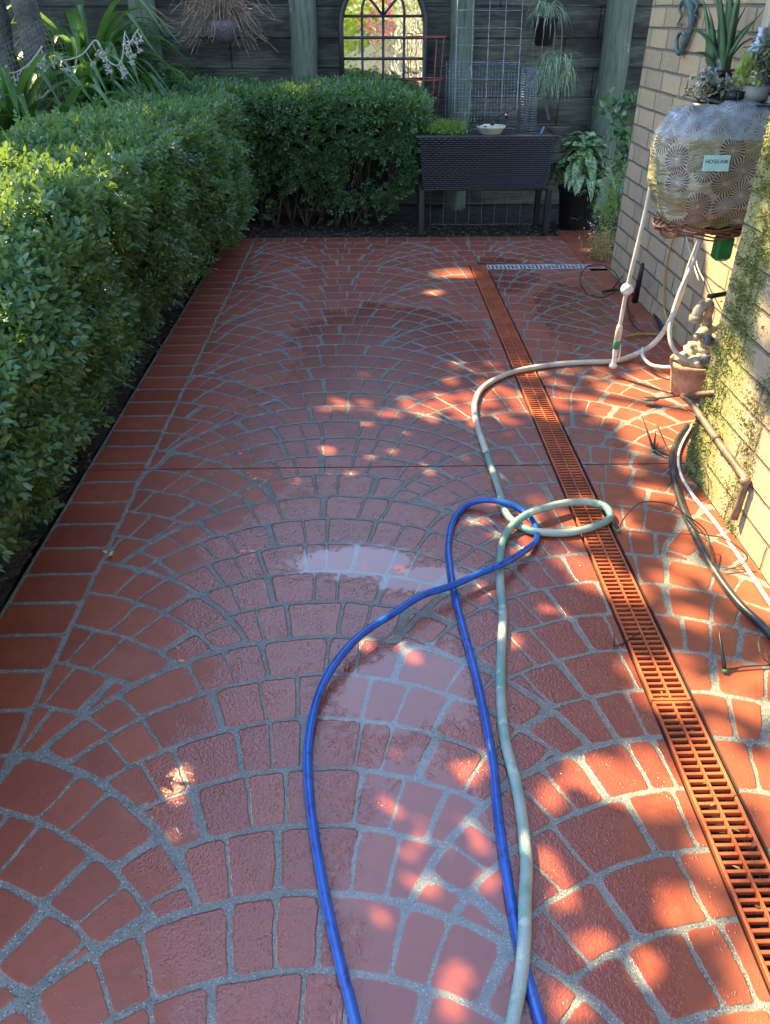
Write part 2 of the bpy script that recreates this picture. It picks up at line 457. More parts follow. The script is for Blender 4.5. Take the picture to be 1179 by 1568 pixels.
mt_black = plain('black_plastic', (.014, .014, .017), .4, .3, 30)
mt_wicker = plain('charcoal_wicker', (.016, .0155, .022), .36, .3, 40, spec=.6)
mt_wire = plain('galvanised_wire', (.22, .25, .27), .4, .3, 30, metal=.7)
mt_redwire = plain('red_wire', (.25, .045, .035), .5, .3, 30)
mt_white = plain('white_plastic', (.70, .68, .62), .4, .2, 30)
mt_cream = plain('cream_ceramic', (.55, .50, .38), .35, .2, 20)
mt_terra = plain('terracotta', (.46, .27, .18), .75, .3, 16, bump=.001)
mt_stone = plain('pale_stone', (.52, .43, .30), .7, .35, 22, bump=.004, bscale=60)
mt_brass = plain('aged_brass', (.45, .33, .18), .4, .4, 40, metal=.6)
mt_green_p = plain('green_plastic', (.010, .17, .035), .4, .3, 20)
mt_tip = plain('green_emitter', (.03, .22, .10), .5, .2, 20)
mt_bark = plain('bark', (.14, .12, .095), .9, .5, 9, bump=.01, bscale=24)
mt_twig = plain('twig', (.10, .075, .05), .85, .4, 12, bump=.003)
mt_dead = plain('dead_runner', (.30, .21, .15), .8, .4, 14)
mt_dark = plain('dark_hedge_core', (.018, .016, .010), .95, .6, 30, bump=.02, bscale=40)  # near-black colour stands for the shade deep inside the hedges
mt_frame = plain('black_iron', (.018, .018, .020), .45, .3, 30)
mt_lens = plain('grate_red', (.46, .112, .045), .42, .28, 7)
mt_gratew = plain('grate_galvanised', (.50, .50, .52), .45, .3, 20)
mt_chan = plain('channel_black', (.012, .011, .011), .7, .4, 20)
M_ = MatB('mirror_glass'); M_.set('Base Color', (.9, .9, .88, 1)); M_.set('Metallic', 1.0); M_.set('Roughness', .05)
_o, _x, _y, _z = M_.pos(); M_.bump(M_.noise(_o, 9, 2), .003); mt_mirror = M_.m

# ------------------------------------------------------------------ ground
def sheet(rects, z0, z1):
    b = MB()
    for x0, x1, y0, y1 in rects: b.box(((x0+x1)/2, (y0+y1)/2, (z0+z1)/2), (x1-x0, y1-y0, z1-z0))
    return b
gb = MB()
gb.add([(-400, -400, -.12), (400, -400, -.12), (400, 400, -.12), (-400, 400, -.12)], [(0, 1, 2, 3)])
struct(gb.build('ground', plain('garden_earth', (.06, .065, .035), .95, .5, 3)))
# garden bed soil as a lumpy sheet (left bed and back bed)
def lumpy(x0, x1, y0, y1, z, step, amp, seed):
    xs = np.arange(x0, x1+1e-6, step); ys = np.arange(y0, y1+1e-6, step)
    Xg, Yg = np.meshgrid(xs, ys); P = np.stack([Xg.ravel(), Yg.ravel(), np.zeros(Xg.size)], 1)
    P[:, 2] = z+amp*vnoise(P, seed, 9)+amp*.6*RS.normal(0, 1, len(P))*.5
    nx, ny = len(xs), len(ys); i = np.arange(ny-1)[:, None]*nx+np.arange(nx-1)[None, :]
    F = np.stack([i, i+1, i+1+nx, i+nx], -1).reshape(-1, 4); return P, F
soilV, soilF = lumpy(-4.0, -1.19, -1.5, 7.9, -.03, .03, .010, 3); v2, f2 = lumpy(-1.18, 3.5, 6.70, 8.1, -.02, .03, .010, 4)
struct(build_np('garden_soil', np.concatenate([soilV, v2]), np.concatenate([soilF, f2+len(soilV)]), mt_soil))
DX0, DX1 = .762, .896
rects = []
for ya, yb in ((-1.5, 2.796), (2.804, 5.715)):
    rects += [(-1.175, DX0, ya, yb), (DX1, 1.772, ya, yb)]
rects += [(-1.175, DX0, 5.715, 6.685), (DX0, 1.636, 5.842, 6.685), (1.642, 1.95, 5.66, 6.9), (1.642, 1.78, 5.842, 5.66)][:3]
pv = sheet(rects, -.10, 0.0)
struct(pv.build('patio_paving', mt_pave))
ch = MB(); ch.box((.829, 2.1, -.11), (.134, 7.3, .01)); ch.box((1.33, 5.778, -.11), (.88, .127, .01)); ch.box((.757+.008, 2.1, -.055), (.004, 7.2, .10)); ch.box((.893, 2.1, -.055), (.004, 7.2, .10))
struct(ch.build('drain_channel', mt_chan))
jb = MB(); jb.box((.3, 2.80, -.012), (2.93, .0078, .016)); struct(jb.build('expansion_joint', mt_chan))
# drain grates, one metre each
def grate(x0, x1, y0, y1, mat, slots, label, grp, cross=True):
    t = thing('drain_grate', label, 'drain grate', ((x0+x1)/2, (y0+y1)/2, 0), grp)
    fr = MB(); lw = .0075; along_y = (y1-y0) > (x1-x0)
    if along_y:
        for xx in (x0+lw/2, x1-lw/2): fr.box((xx, (y0+y1)/2, -.008), (lw, y1-y0, .020), bev=.0015)
        for yy in (y0+.004, y1-.004): fr.box(((x0+x1)/2, yy, -.0085), (x1-x0-2*lw, .008, .018))
        fr.build('frame', mat, t)
        b = MB(); b.box(((x0+x1)/2, (y0+y1)/2, -.007), (.006, y1-y0-.018, .016))
        n = int((y1-y0)/slots)
        for k in range(1, n):
            yy = y0+(y1-y0)*k/n
            for s in (-1, 1):
                xa = (x0+x1)/2+s*.0035; xb = x1-lw-.0002 if s > 0 else x0+lw+.0002
                b.box(((xa+xb)/2, yy+abs(random.gauss(0, .0004)), -.0075), (abs(xb-xa), slots*.40, .013), bev=.001)
        b.build('bars', mat, t)
    else:
        for yy in (y0+lw/2, y1-lw/2): fr.box(((x0+x1)/2, yy, -.008), (x1-x0, lw, .020), bev=.0015)
        for xx in (x0+.004, x1-.004): fr.box((xx, (y0+y1)/2, -.0085), (.008, y1-y0-2*lw, .018))
        fr.build('frame', mat, t); b = MB(); n = int((x1-x0)/slots)
        for k in range(1, n):
            b.box((x0+(x1-x0)*k/n, (y0+y1)/2, -.0075), (slots*.42, y1-y0-2*lw-.001, .013), bev=.001)
        b.build('bars', mat, t)
ys = [-1.1, -.62, .43, 1.48, 2.53, 3.58, 4.63, 5.70]
names = {1: None, 2: 'orange red slotted drain grate nearest the bottom of the picture, sunlit', 3: 'orange red drain grate in front of the joint, beside the lone upright drip spike', 4: 'red drain grate under the loop of green hose, crossing the expansion joint',
         5: 'red drain grate crossed by the pale hose leading from the reel', 6: 'red drain grate farthest from the camera, wet and shaded, meeting the metal cross drain'}
for i in range(1, 7):
    lab = {1: 'orange red slotted drain grate at the near end of the long drain'}.get(i, names[i])
    grate(.773, .884, ys[i]+.002, ys[i+1]-.002, mt_lens, .0215, lab, 'red grates of the long patio drain')
cb = MB(); cb.box((.829, 5.778, -.006), (.11, .118, .012), bev=.002)
for k in range(5): cb.box((.79+k*.019, 5.778, .0015), (.009, .08, .003))
tag(cb.build('drain_corner', mt_lens), 'red corner piece where the long drain meets the pale cross drain', 'drain cover')
grate(.892, 1.765, 5.724, 5.832, mt_gratew, .030, 'pale silver slotted grate running across the patio towards the brick wall', None)

# ------------------------------------------------------------------ brick walls
wl = MB(); wl.box((2.0, 2.06, 1.4), (.455, 7.12, 2.9)); o = wl.build('brick_wall', mt_brick)
tag(o, 'tan brick house wall behind the hose reel and tap', 'wall')
pr = thing('brick_pier', 'mossy tan brick wall end standing close at the right edge of the patio', 'wall', (1.5, .7, 0))
pb = MB(); pb.box((1.545, .65, 1.4), (.45, 4.26, 2.9)); pb.build('brickwork', mt_brickm, pr)
# moss clumps on the pier's corner
nm = 26000
yy = np.where(RS.rand(nm) < .8, RS.normal(2.66, .07, nm), RS.normal(2.30, .045, nm)); zz = RS.uniform(-.0, 2.2, nm)
yy = yy+.06*np.sin(zz*5)+.03*np.sin(zz*17); ok = (yy < 2.775)
P = np.stack([np.full(nm, 1.318), yy, zz], 1)[ok]; keep = vnoise(P, 5, 30)+RS.normal(0, .3, len(P)) > -.1; P = P[keep]
P = P+RS.normal(0, .004, P.shape)*[1, 1, 1]
D = np.stack([-np.abs(RS.normal(.8, .4, len(P))), RS.normal(0, .7, len(P)), RS.normal(-.1, .7, len(P))], 1)
v_, f_ = leaves_np(P, D, RS.normal(0, 1, P.shape), RS.uniform(.005, .013, len(P)), .006)
mt_moss = leafmat('moss', [(.10, .12, .02), (.18, .21, .04), (.28, .27, .09), (.06, .06, .02)], .8, .2)
struct(build_np('moss', v_, f_, mt_moss, pr), 'stuff')

# ------------------------------------------------------------------ sleeper wall at the back
fw = thing('sleeper_fence', 'dark green weathered timber sleeper fence with round log posts', 'fence', (0, 8.1, 0))
b = MB()
for k in range(11):
    x = -6.0
    while x < 6:
        L = random.choice((2.4, 2.4, 3.0)) if k % 2 else 2.7
        b.box((x+L/2, 8.10+random.uniform(-.006, .006), -.02+k*.235+.1175), (L-.004, .09, .2335), bev=.010); x += L
b.build('sleepers', mt_sleeper, fw); b = MB(); b.box((0, 8.19, 1.25), (12.2, .06, 2.62)); b.build('backing', mt_chan, fw)  # added dark board, blocks the sky showing between sleepers
for X, rr in ((-4.4, .11), (-1.89, .115), (-.53, .118), (.86, .105), (2.24, .125), (3.7, .11)):
    q = MB(); N = 14; pts = [(X+.006*math.sin(k*1.7+X), 7.95, -.05+k*2.5/N) for k in range(N+1)]
    lean = .06 if X == -1.89 else 0
    pts = [(p[0]-lean*(p[2]-1.1)*.6, p[1], p[2]) for p in pts]
    q.tube(pts, [rr*1.02]+[rr*(1+random.uniform(-.02, .02)) for _ in range(8)]+[rr*.96], 20, 3); q.build('post', mt_post, fw)

# ------------------------------------------------------------------ hedges
mt_hedge = leafmat('hedge_leaf', [(.042, .115, .055), (.070, .165, .075), (.105, .215, .080), (.055, .135, .062), (.18, .28, .09)], .36, .28, (.26, .38, .05))
def face_x(z, y):     # inner face of the left hedge bulges over the soil
    return -1.31+np.clip((y-2.5)*.045, 0, .17)*np.clip(1.3-z, .3, 1)+.25*np.sin(np.clip(z, 0, 1.05)/1.05*PI*.62)
def twigs(b, base, tips, r):
    for p, q in zip(base, tips):
        mid = (np.asarray(p)+np.asarray(q))/2+RS.normal(0, .03, 3); b.tube([p, mid, q], [r, r*.7, r*.35], 5, 3)
def HF(y): return .70+.30*np.clip((y-1.9)/.9, 0, 1)  # unseen near end of the hedge lowered so sun flecks reach the paving
def left_hedge():
    t = thing('hedge', 'long clipped leafy hedge along the left border, sunlit at its near top', 'hedge', (-1.8, 4.2, 0), 'clipped hedges')
    Pn, Dn, Nn = [], [], []
    def addp(P, nrm, spread):
        Pn.append(P); m_ = len(P); Dn.append(nrm*1.0+RS.normal(0, spread, (m_, 3))+np.array([0, 0, .25])); Nn.append(nrm*.8+np.array([0, 0, .8])+RS.normal(0, .4, (m_, 3)))
    n1 = 12500
    y = RS.uniform(.9, 7.0, n1); z = RS.uniform(.10, 1.04, n1)
    P = np.stack([np.zeros(n1), y, z], 1)
    bump = .09*vnoise(P, 11, 6)+.045*vnoise(P, 12, 16); depth = RS.exponential(.045, n1)
    P[:, 0] = face_x(z, y)+bump-depth
    P[:, 2] *= HF(y); low = z < .28+.09*vnoise(P*[0, 1, 0], 13, 3)
    k = ~(low & (RS.rand(n1) < .75)); gap = vnoise(P, 14, 12) < -.75; k &= ~gap
    addp(P[k], np.tile([1., 0, .15], (k.sum(), 1)), .55)
    n2 = 11500
    y = RS.uniform(.9, 7.75, n2); x = RS.uniform(-1.98, -1.0, n2); P = np.stack([x, y, np.zeros(n2)], 1)
    edge = np.clip((x+1.02+.15)/.15, 0, 1); edge2 = np.clip((-1.85-x)/.15, 0, 1)
    P[:, 2] = 1.02+.05*vnoise(P, 15, 6)+.03*vnoise(P, 16, 16)-RS.exponential(.04, n2)-.10*edge**2-.2*edge2; P[:, 2] *= HF(y)
    addp(P, np.tile([.15, 0, 1.], (n2, 1)), .5)
    n3 = 2500; y = RS.uniform(1, 7.7, n3); z = RS.uniform(.5, 1.0, n3); P = np.stack([-1.95+RS.normal(0, .03, n3), y, z], 1)
    P[:, 2] *= HF(y); addp(P, np.tile([-1., 0, .2], (n3, 1)), .5)
    P = np.concatenate(Pn); D = np.concatenate(Dn); N = np.concatenate(Nn)
    v, f = sprigs_np(P, D, N); build_np('foliage', v, f, mt_hedge, t)
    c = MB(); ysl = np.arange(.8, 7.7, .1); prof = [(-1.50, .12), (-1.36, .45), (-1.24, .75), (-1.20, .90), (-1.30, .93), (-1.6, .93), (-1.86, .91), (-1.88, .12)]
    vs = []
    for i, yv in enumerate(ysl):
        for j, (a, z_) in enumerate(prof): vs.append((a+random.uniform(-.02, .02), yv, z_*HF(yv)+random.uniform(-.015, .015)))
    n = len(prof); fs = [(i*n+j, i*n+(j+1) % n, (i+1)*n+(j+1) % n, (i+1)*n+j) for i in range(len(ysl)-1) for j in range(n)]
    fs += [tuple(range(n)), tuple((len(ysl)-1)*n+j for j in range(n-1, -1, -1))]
    c.add(vs, fs, True); c.build('dark_core', mt_dark, t)  # solid dark core in place of the shaded hedge interior
    b = MB()
    for yv in np.arange(1.1, 7.3, .17):
        bx = -1.6+random.uniform(-.12, .06); base = (bx, yv, -.03)
        for _ in range(4): twigs(b, [base], [(random.uniform(-1.42, -1.16), yv+random.uniform(-.22, .22), random.uniform(.3, .85))], .007)
    b.build('branches', mt_twig, t)
left_hedge()
def back_hedge():
    t = thing('hedge', 'shorter hedge across the back with open gaps showing its branches', 'hedge', (-.4, 7.2, 0), 'clipped hedges')
    x0, x1, y0 = -1.15, .42, 6.93
    Pn, Dn, Nn = [], [], []
    def addp(P, nrm, spread):
        Pn.append(P); m_ = len(P); Dn.append(nrm+RS.normal(0, spread, (m_, 3))+np.array([0, 0, .2])); Nn.append(nrm*.8+np.array([0, 0, .8])+RS.normal(0, .4, (m_, 3)))
    n1 = 3300; x = RS.uniform(x0-.1, x1, n1); z = RS.uniform(.06, 1.02, n1); P = np.stack([x, np.zeros(n1), z], 1)
    P[:, 1] = y0+.07*(1-z)-.06*vnoise(P, 21, 7)+RS.exponential(.05, n1)
    w_ = x1-.22*np.clip((.75-z)/.75, 0, 1); k = x < w_+.03*RS.randn(n1)
    den = vnoise(P*[1, 0, 1], 22, 7.5)+.9*(z-.42)*1.6+.1; k &= den+RS.normal(0, .18, n1) > -.32
    k &= ~((z < .16) & (RS.rand(n1) < .85))
    addp(P[k], np.tile([0, -1., .15], (k.sum(), 1)), .55)
    n2 = 2900; x = RS.uniform(x0-.1, x1+.03, n2); y = RS.uniform(y0-.05, 7.75, n2); P = np.stack([x, y, np.zeros(n2)], 1)
    P[:, 2] = 1.04+.03*vnoise(P, 23, 8)-RS.exponential(.04, n2)-.10*np.clip((y0+.1-y)/.15, 0, 1)**2-.08*np.clip((x-x1+.1)/.1, 0, 1)
    addp(P, np.tile([0, -.1, 1.], (n2, 1)), .5)
    n3 = 1700; y = RS.uniform(y0, 7.7, n3); z = RS.uniform(.3, 1.0, n3); P = np.stack([x1-.18*np.clip((.75-z)/.75, 0, 1)+RS.normal(0, .04, n3), y, z], 1)
    addp(P, np.tile([1., 0, .2], (n3, 1)), .5)
    P = np.concatenate(Pn); v, f = sprigs_np(P, np.concatenate(Dn), np.concatenate(Nn)); build_np('foliage', v, f, mt_hedge, t)
    c = MB(); c.box(((x0+x1)/2-.1, 7.42, .55), (x1-x0-.25, .42, .86)); c.build('dark_core', mt_dark, t)  # solid dark box gives the shade seen through the hedge gaps
    b = MB()
    for xv in np.arange(x0+.1, x1-.25, .13):
        base = (xv, 7.12+random.uniform(-.08, .06), -.02)
        for _ in range(4): twigs(b, [base], [(xv+random.uniform(-.25, .25), random.uniform(6.93, 7.15), random.uniform(.35, .9))], .009)
    b.build('branches', mt_twig, t)
back_hedge()
# leaf litter on the beds
nl = 2600
x = np.concatenate([RS.uniform(-1.7, -1.19, 1300), RS.uniform(-1.1, 2.0, 1300)]); y = np.concatenate([RS.uniform(.8, 6.9, 1300), RS.uniform(6.72, 7.2, 1300)])
P = np.stack([x, y, RS.uniform(-.02, .005, nl)], 1); D = np.stack([RS.normal(0, 1, nl), RS.normal(0, 1, nl), RS.normal(0, .15, nl)], 1)
v, f = leaves_np(P, D, np.array([0, 0, 1.])+RS.normal(0, .3, (nl, 3)), RS.uniform(.02, .045, nl), .012)
struct(build_np('leaf_litter', v, f, leafmat('dead_leaf', [(.07, .045, .025), (.15, .10, .06), (.04, .03, .02), (.22, .17, .11)], .8, .1)), 'stuff')
q = G(165, 852, .006); P = np.array([q, q+[.01, .004, .002], q+[-.004, .012, .004]])
v, f = leaves_np(P, np.array([[1, .3, .2], [.2, 1, .3], [-1, .5, .4]]), np.tile([0, 0, 1.], (3, 1)), .022, .012)
tag(build_np('fallen_leaf', v, f, leafmat('yellow_leaf', [(.45, .42, .10), (.5, .48, .2)], .5, .2)), 'small curled yellow leaf lying on the grout by the left border', 'leaf')

# eave of the house roof over the brick wall (above the frame; wet paving mirrors its dark underside)
hr_ = thing('house_roof', 'overhanging eave and gutter of the house roof above the brick wall', 'roof', (2.0, 2.1, 2.85))
b = MB(); b.box((2.1, 2.06, 2.885), (1.9, 7.5, .05)); b.build('soffit', plain('soffit_paint', (.30, .27, .22), .7, .2), hr_)
b = MB(); b.box((1.10, 2.06, 2.90), (.10, 7.6, .11), bev=.01); b.build('gutter', plain('gutter_paint', (.16, .11, .08), .5, .2), hr_)
b = MB(); b.add([(1.12, -1.7, 2.96), (1.12, 5.82, 2.96), (4.5, 5.82, 4.4), (4.5, -1.7, 4.4)], [(0, 1, 2, 3)]); b.build('tiles', plain('roof_tile', (.20, .09, .06), .8, .4, 5), hr_)

# ------------------------------------------------------------------ trees that shade the garden (outside the frame)
KX, KY = -SUN[0]/SUN[2], -SUN[1]/SUN[2]      # a point at height z throws its shadow at (x+KX z, y+KY z)
# sun gaps shaped into the unseen crowns: (gx, gy, rx, ry, share of light)
GAPS = []
def gap(p, rx, ry, dens, disc=False):
    GAPS.append((p[0]+KX*p[2], p[1]+KY*p[2], rx, ry, dens, disc))
def hole(px_, py_, r, z=0.0, X=None):
    p = G(px_, py_, z) if X is None else PX(px_, py_, X)
    HOLES.append((p[0]+KX*p[2], p[1]+KY*p[2], r))
HOLES = []
gap((1.42, 3.35, 0), .34, .46, 1.0)                 # bright patch by the pier
gap((1.05, 3.55, 0), .38, .36, .95*.72); gap((.55, 3.50, 0), .42, .36, .66); gap((.15, 3.35, 0), .3, .3, .22)
gap((1.30, 2.72, 0), .30, .22, .5); gap((1.25, 2.25, 0), .28, .40, .55, True); gap((.66, 2.38, 0), .34, .24, .5); gap((.60, 1.95, 0), .26, .32, .45, True); gap((.85, 1.80, 0), .22, .4, .35, True)
gap((1.25, 1.70, 0), .3, .3, .35, True)
gap((.85, 1.30, 0), .46, .36, .50, True); gap((.78, .85, 0), .46, .38, .65, True); gap((1.2, .8, 0), .5, .5, .6, True); gap((1.15, 1.35, 0), .3, .35, .45, True)
gap((1.32, 2.30, .18), .28, .42, 1.0); gap((1.32, 2.2, .8), .5, .7, .45); gap((1.77, 3.75, .55), .42, .45, .8)
gap((1.32, 1.5, .6), .6, .5, .3)
gap((-1.45, 3.1, 1.0), .38, .80, 1.0); gap((-1.75, 3.1, 1.0), .45, .7, .8); gap((-1.2, 3.9, .8), .3, .5, .3); gap((-1.15, 2.6, .5), .2, .6, .25); gap((-1.9, 2.7, 1.0), .45, .5, .5)
gap((-2.35, 6.3, .9), .5, .6, .38); gap((-1.5, 4.9, 1.0), .35, .5, .10)
for a in ((250, 995, .035), (262, 1005, .03), (320, 1000, .045), (300, 1003, .03), (275, 1190, .03), (225, 1245, .025), (180, 1212, .02), (265, 1215, .04), (245, 1232, .022), (262, 1275, .02), (632, 1005, .03), (560, 985, .035), (610, 985, .03),
          (440, 725, .05), (380, 682, .05), (420, 578, .04), (640, 1285, .03), (655, 1355, .035), (700, 1500, .035), (610, 1250, .02), (745, 1350, .035), (715, 1190, .035), (745, 1160, .03), (690, 1545, .03), (735, 1300, .03),
          (430, 605, .03), (505, 690, .04), (540, 725, .035), (600, 690, .035), (570, 700, .03), (520, 610, .03), (665, 448, .05), (600, 775, .02), (620, 870, .02), (560, 650, .03), (920, 380, .04), (700, 420, .02)): hole(*a)
gap((1.77, 3.7, .3), .3, .35, 1.0); gap((1.6, 3.5, .3), .22, .25, 1.0)
for a in ((205, 205, .05), (245, 208, .04), (290, 245, .05), (150, 285, .06), (470, 150, .05)): hole(a[0], a[1], a[2], z=1.0)
for a in ((590, 140, .04),): hole(a[0], a[1], a[2], z=1.0)
for (cx, cy, rx, ry, dn, disc) in list(GAPS):
    if not disc: continue
    for _ in range(int(PI*rx*ry*dn*78)):
        a = random.uniform(0, 2*PI); q = math.sqrt(random.random()); HOLES.append((cx+rx*q*math.cos(a), cy+ry*q*math.sin(a), random.choice((.032, .038, .045, .05))))
GAPS = [(a, b, c, d, e*.10 if disc else e) for a, b, c, d, e, disc in GAPS]
def FIELD(p):
    p = np.concatenate([p, p[:, :1]*0], 1); return vnoise(p, 37, 17)*.6+vnoise(p, 38, 32)*.6
for _ in range(34): hole(random.uniform(350, 770), random.uniform(570, 740), random.uniform(.010, .030))
for _ in range(16): hole(random.uniform(560, 770), random.uniform(1140, 1420), random.uniform(.008, .022))
def canopy(low):  # unseen crowns, leaves laid along sun rays so gaps drop light spots
    if low: t = thing('shade_tree', 'small unseen tree added behind the left hedge, low crown shaped to cast sharp sun flecks', 'tree', (-3.6, 3.6, 0))
    else: t = thing('shade_tree', 'tall unseen tree on the left, crown gaps shaped to shade and dapple the garden', 'tree', (-7.2, 9.2, 0))
    step = .046 if low else .070; gx = np.arange(-2.7, 4.3, step); gy = np.arange(-.5, 8.3, step)
    A, B = np.meshgrid(gx, gy); A = A.ravel(); B = B.ravel(); V_, F_, n = [], [], 0
    P2 = np.stack([A, B, A*0], 1)
    a_, b_ = frame(SUN)[1:]
    holes = np.array(HOLES); PP, NN, DD, SZ = [], [], [], []
    cl = None
    field = None     # gap pattern inside lit areas
    ref = np.sort(FIELD(RS.uniform(-3, 8, (20000, 2))))
    def opened(A, B):
      P2 = np.stack([A, B, A*0], 1); dens = np.zeros(len(A))
      for (cx, cy, rx, ry, dn) in GAPS:
        d = np.sqrt(((A-cx)/rx)**2+((B-cy)/ry)**2)+.22*vnoise(P2, 33, 6); dens = np.maximum(dens, dn*np.clip((1.25-d)/.45, 0, 1))
      op = (np.searchsorted(ref, FIELD(np.stack([A, B], 1)))/len(ref) < dens)
      near = dens > .02
      for hx, hy, hr in holes:
        r2 = (A-hx)**2+(B-hy)**2; op |= r2 < ((hr*.7+.016) if low else (hr+.022))**2; near |= r2 < (hr+.16)**2
      return op, near
    SZ = []
    for layer in range(4):
        fine = layer > 1; st = .030 if fine else step
        if fine:
            gx2 = np.arange(-3.0, 3.4, st); gy2 = np.arange(-.2, 5.5, st); A2, B2 = np.meshgrid(gx2, gy2); A2, B2 = A2.ravel(), B2.ravel()
        else: A2, B2 = A, B
        jit = RS.normal(0, st*.22, (len(A2), 2)); a = A2+jit[:, 0]+(layer % 2)*st*.5; b = B2+jit[:, 1]+(layer % 2)*st*.5
        reg = (a < .60) & (b < 3.25) & (a > -1.0) & (b > .3)
        op, near = opened(a, b); k = (reg if low else ~reg) & (near & ~op if fine else ~near)
        a, b = a[k], b[k]; SZ.append(np.full(len(a), .058 if fine else (.11 if low else .17)))
        z = 5.4+.4*vnoise(np.stack([a, b, a*0], 1), 34, 1.2)+RS.uniform(-.35, .35, len(a))+layer*.1
        if low: z = 3.1+.2*vnoise(np.stack([a, b, a*0], 1), 34, 1.6)+RS.uniform(-.15, .15, len(a))
        elif not fine: z = z+7.5
        P = np.stack([a-KX*z, b-KY*z, z], 1)
        PP.append(P)
    P = np.concatenate(PP); m_ = len(P)
    nrm = SUN+RS.normal(0, .22, (m_, 3)); q = RS.uniform(0, 6.28, m_)
    d = a_[None]*np.cos(q)[:, None]+b_[None]*np.sin(q)[:, None]; L = np.concatenate(SZ)*RS.uniform(.88, 1.12, m_)
    P = P-d*L[:, None]*.5
    v, f = leaves_np(P, d, nrm, L, L*.85, .05, .03)
    build_np('crown', v, f, leafmat('tree_leaf', [(.03, .07, .02), (.05, .10, .03)], .5, .0), t)
    print('canopy leaves', m_)
    if low:
        b = MB(); b.tube([(-3.6, 3.6, -.1), (-3.4, 3.5, 1.5), (-2.9, 3.4, 2.5), (-2.6, 3.3, 3.1)], [.10, .08, .06, .03], 10)
        for k in range(10):
            q = k*.7; b.tube([(-2.9, 3.4, 2.3+k*.06), (-2.8+math.cos(q)*.4, 3.4+math.sin(q)*.7, 2.9), (-2.7+math.cos(q)*.8, 3.4+math.sin(q)*1.5, 3.1)], [.035, .02, .006], 6)
        b.build('trunk', mt_bark, t); return
    b = MB(); b.tube([(-7.2, 9.2, -.1), (-7.1, 9.1, 3), (-7.0, 9.0, 6), (-6.8, 8.8, 8.3)], [.35, .28, .22, .1], 12)
    for k in range(16):
        q = k*.55; r = random.uniform(2, 4.2); b.tube([(-7.05, 9.05, 4.5+k*.15), (-7+math.cos(q)*r*.5, 9+math.sin(q)*r*.5, 7), (-7+math.cos(q)*r, 9+math.sin(q)*r, 8.1)], [.12, .07, .02], 7)
    b.build('trunk', mt_bark, t)
canopy(False); canopy(True)
def bush_tree(label, loc, r, h, z0, n, mat, seed, leaf=.14, name='garden_tree', trunk=True, cat='tree'):
    t = thing(name, label, cat, loc); rs = np.random.RandomState(seed); nc = 26
    cc = rs.normal(0, 1, (nc, 3)); cc = unit(cc)*rs.uniform(.25, .8, (nc, 1))
    k = rs.randint(0, nc, n); P = cc[k]+unit(rs.normal(0, 1, (n, 3)))*rs.uniform(.2, .38, (n, 1))
    P = P*np.array([r, r, (h-z0)/2])+np.array([loc[0], loc[1], (h+z0)/2])
    v, f = leaves_np(P, rs.normal(0, 1, (n, 3)), rs.normal(0, .6, (n, 3))+[0, 0, 1], rs.uniform(.7, 1.3, n)*leaf, leaf*.5)
    build_np('crown', v, f, mat, t)
    if trunk:
        b = MB(); b.tube([(loc[0], loc[1], -.1), (loc[0]+.1, loc[1], z0+.3), (loc[0], loc[1]+.1, (z0+h)/2)], [.15, .11, .05], 10)
        for q in range(7): b.tube([(loc[0]+.05, loc[1], z0), (loc[0]+math.cos(q)*r*.4, loc[1]+math.sin(q)*r*.4, z0+(h-z0)*.4), (loc[0]+math.cos(q)*r*.7, loc[1]+math.sin(q)*r*.7, z0+(h-z0)*.7)], [.06, .04, .01], 6)
        b.build('trunk', mt_bark, t)
mt_tree = leafmat('dark_tree_leaf', [(.025, .06, .02), (.05, .10, .03), (.04, .075, .02)], .45, .25)
mt_yel = leafmat('sunny_leaf', [(.20, .30, .03), (.36, .44, .04), (.12, .22, .03)], .5, .4)
mt_pink = leafmat('pink_flower', [(.55, .03, .22), (.70, .08, .35)], .6, .4)
bush_tree('broad dark tree beyond the back fence, left of the mirror', (-2.4, 11.2, 0), 2.6, 6.6, 1.6, 9000, mt_tree, 1)
bush_tree('dark rounded tree beyond the back fence behind the mirror', (1.2, 11.6, 0), 2.3, 6.0, 1.5, 9000, mt_tree, 2)
bush_tree('bushy dark tree beyond the back fence on the right', (4.6, 11.0, 0), 2.4, 6.8, 1.6, 8000, mt_tree, 3)
0 and bush_tree('tall dark tree beside the left end of the fence', (-4.6, 8.8, 0), 1.8, 7.0, 2.2, 8000, mt_tree, 4)
# the garden behind the viewer that the mirror shows
bush_tree('yellow green shrub in the sun, seen in the left of the mirror', (-.5, -4.6, 0), 1.3, 2.9, .1, 7000, mt_yel, 5, .09, 'garden_shrub', False, 'shrub')
bush_tree('taller yellow green shrub seen at the top of the mirror', (1.1, -6.0, 0), 1.8, 3.8, .3, 8000, mt_yel, 6, .09, 'garden_shrub', False, 'shrub')
bush_tree('bush of bright pink blossom seen in the middle of the mirror', (.36, -3.6, 0), .20, 1.9, .9, 1000, mt_pink, 7, .06, 'flowering_bush', True, 'shrub')
b = MB(); b.box((.95, -3.9, 1.0), (.10, .10, 2.1), bev=.01); tag(b.build('garden_post', mt_white), 'white garden post seen in the mirror', 'post')
b = MB()
for k in range(14): b.box((1.2+k*.13, -4.1, .8), (.09, .025, 1.6), bev=.006)
for zz in (.35, 1.25): b.box((2.05, -4.07, zz), (1.9, .03, .08))
tag(b.build('paling_fence', plain('pale_timber', (.42, .36, .22), .7, .3, 9)), 'pale timber paling fence seen in the right of the mirror', 'fence')

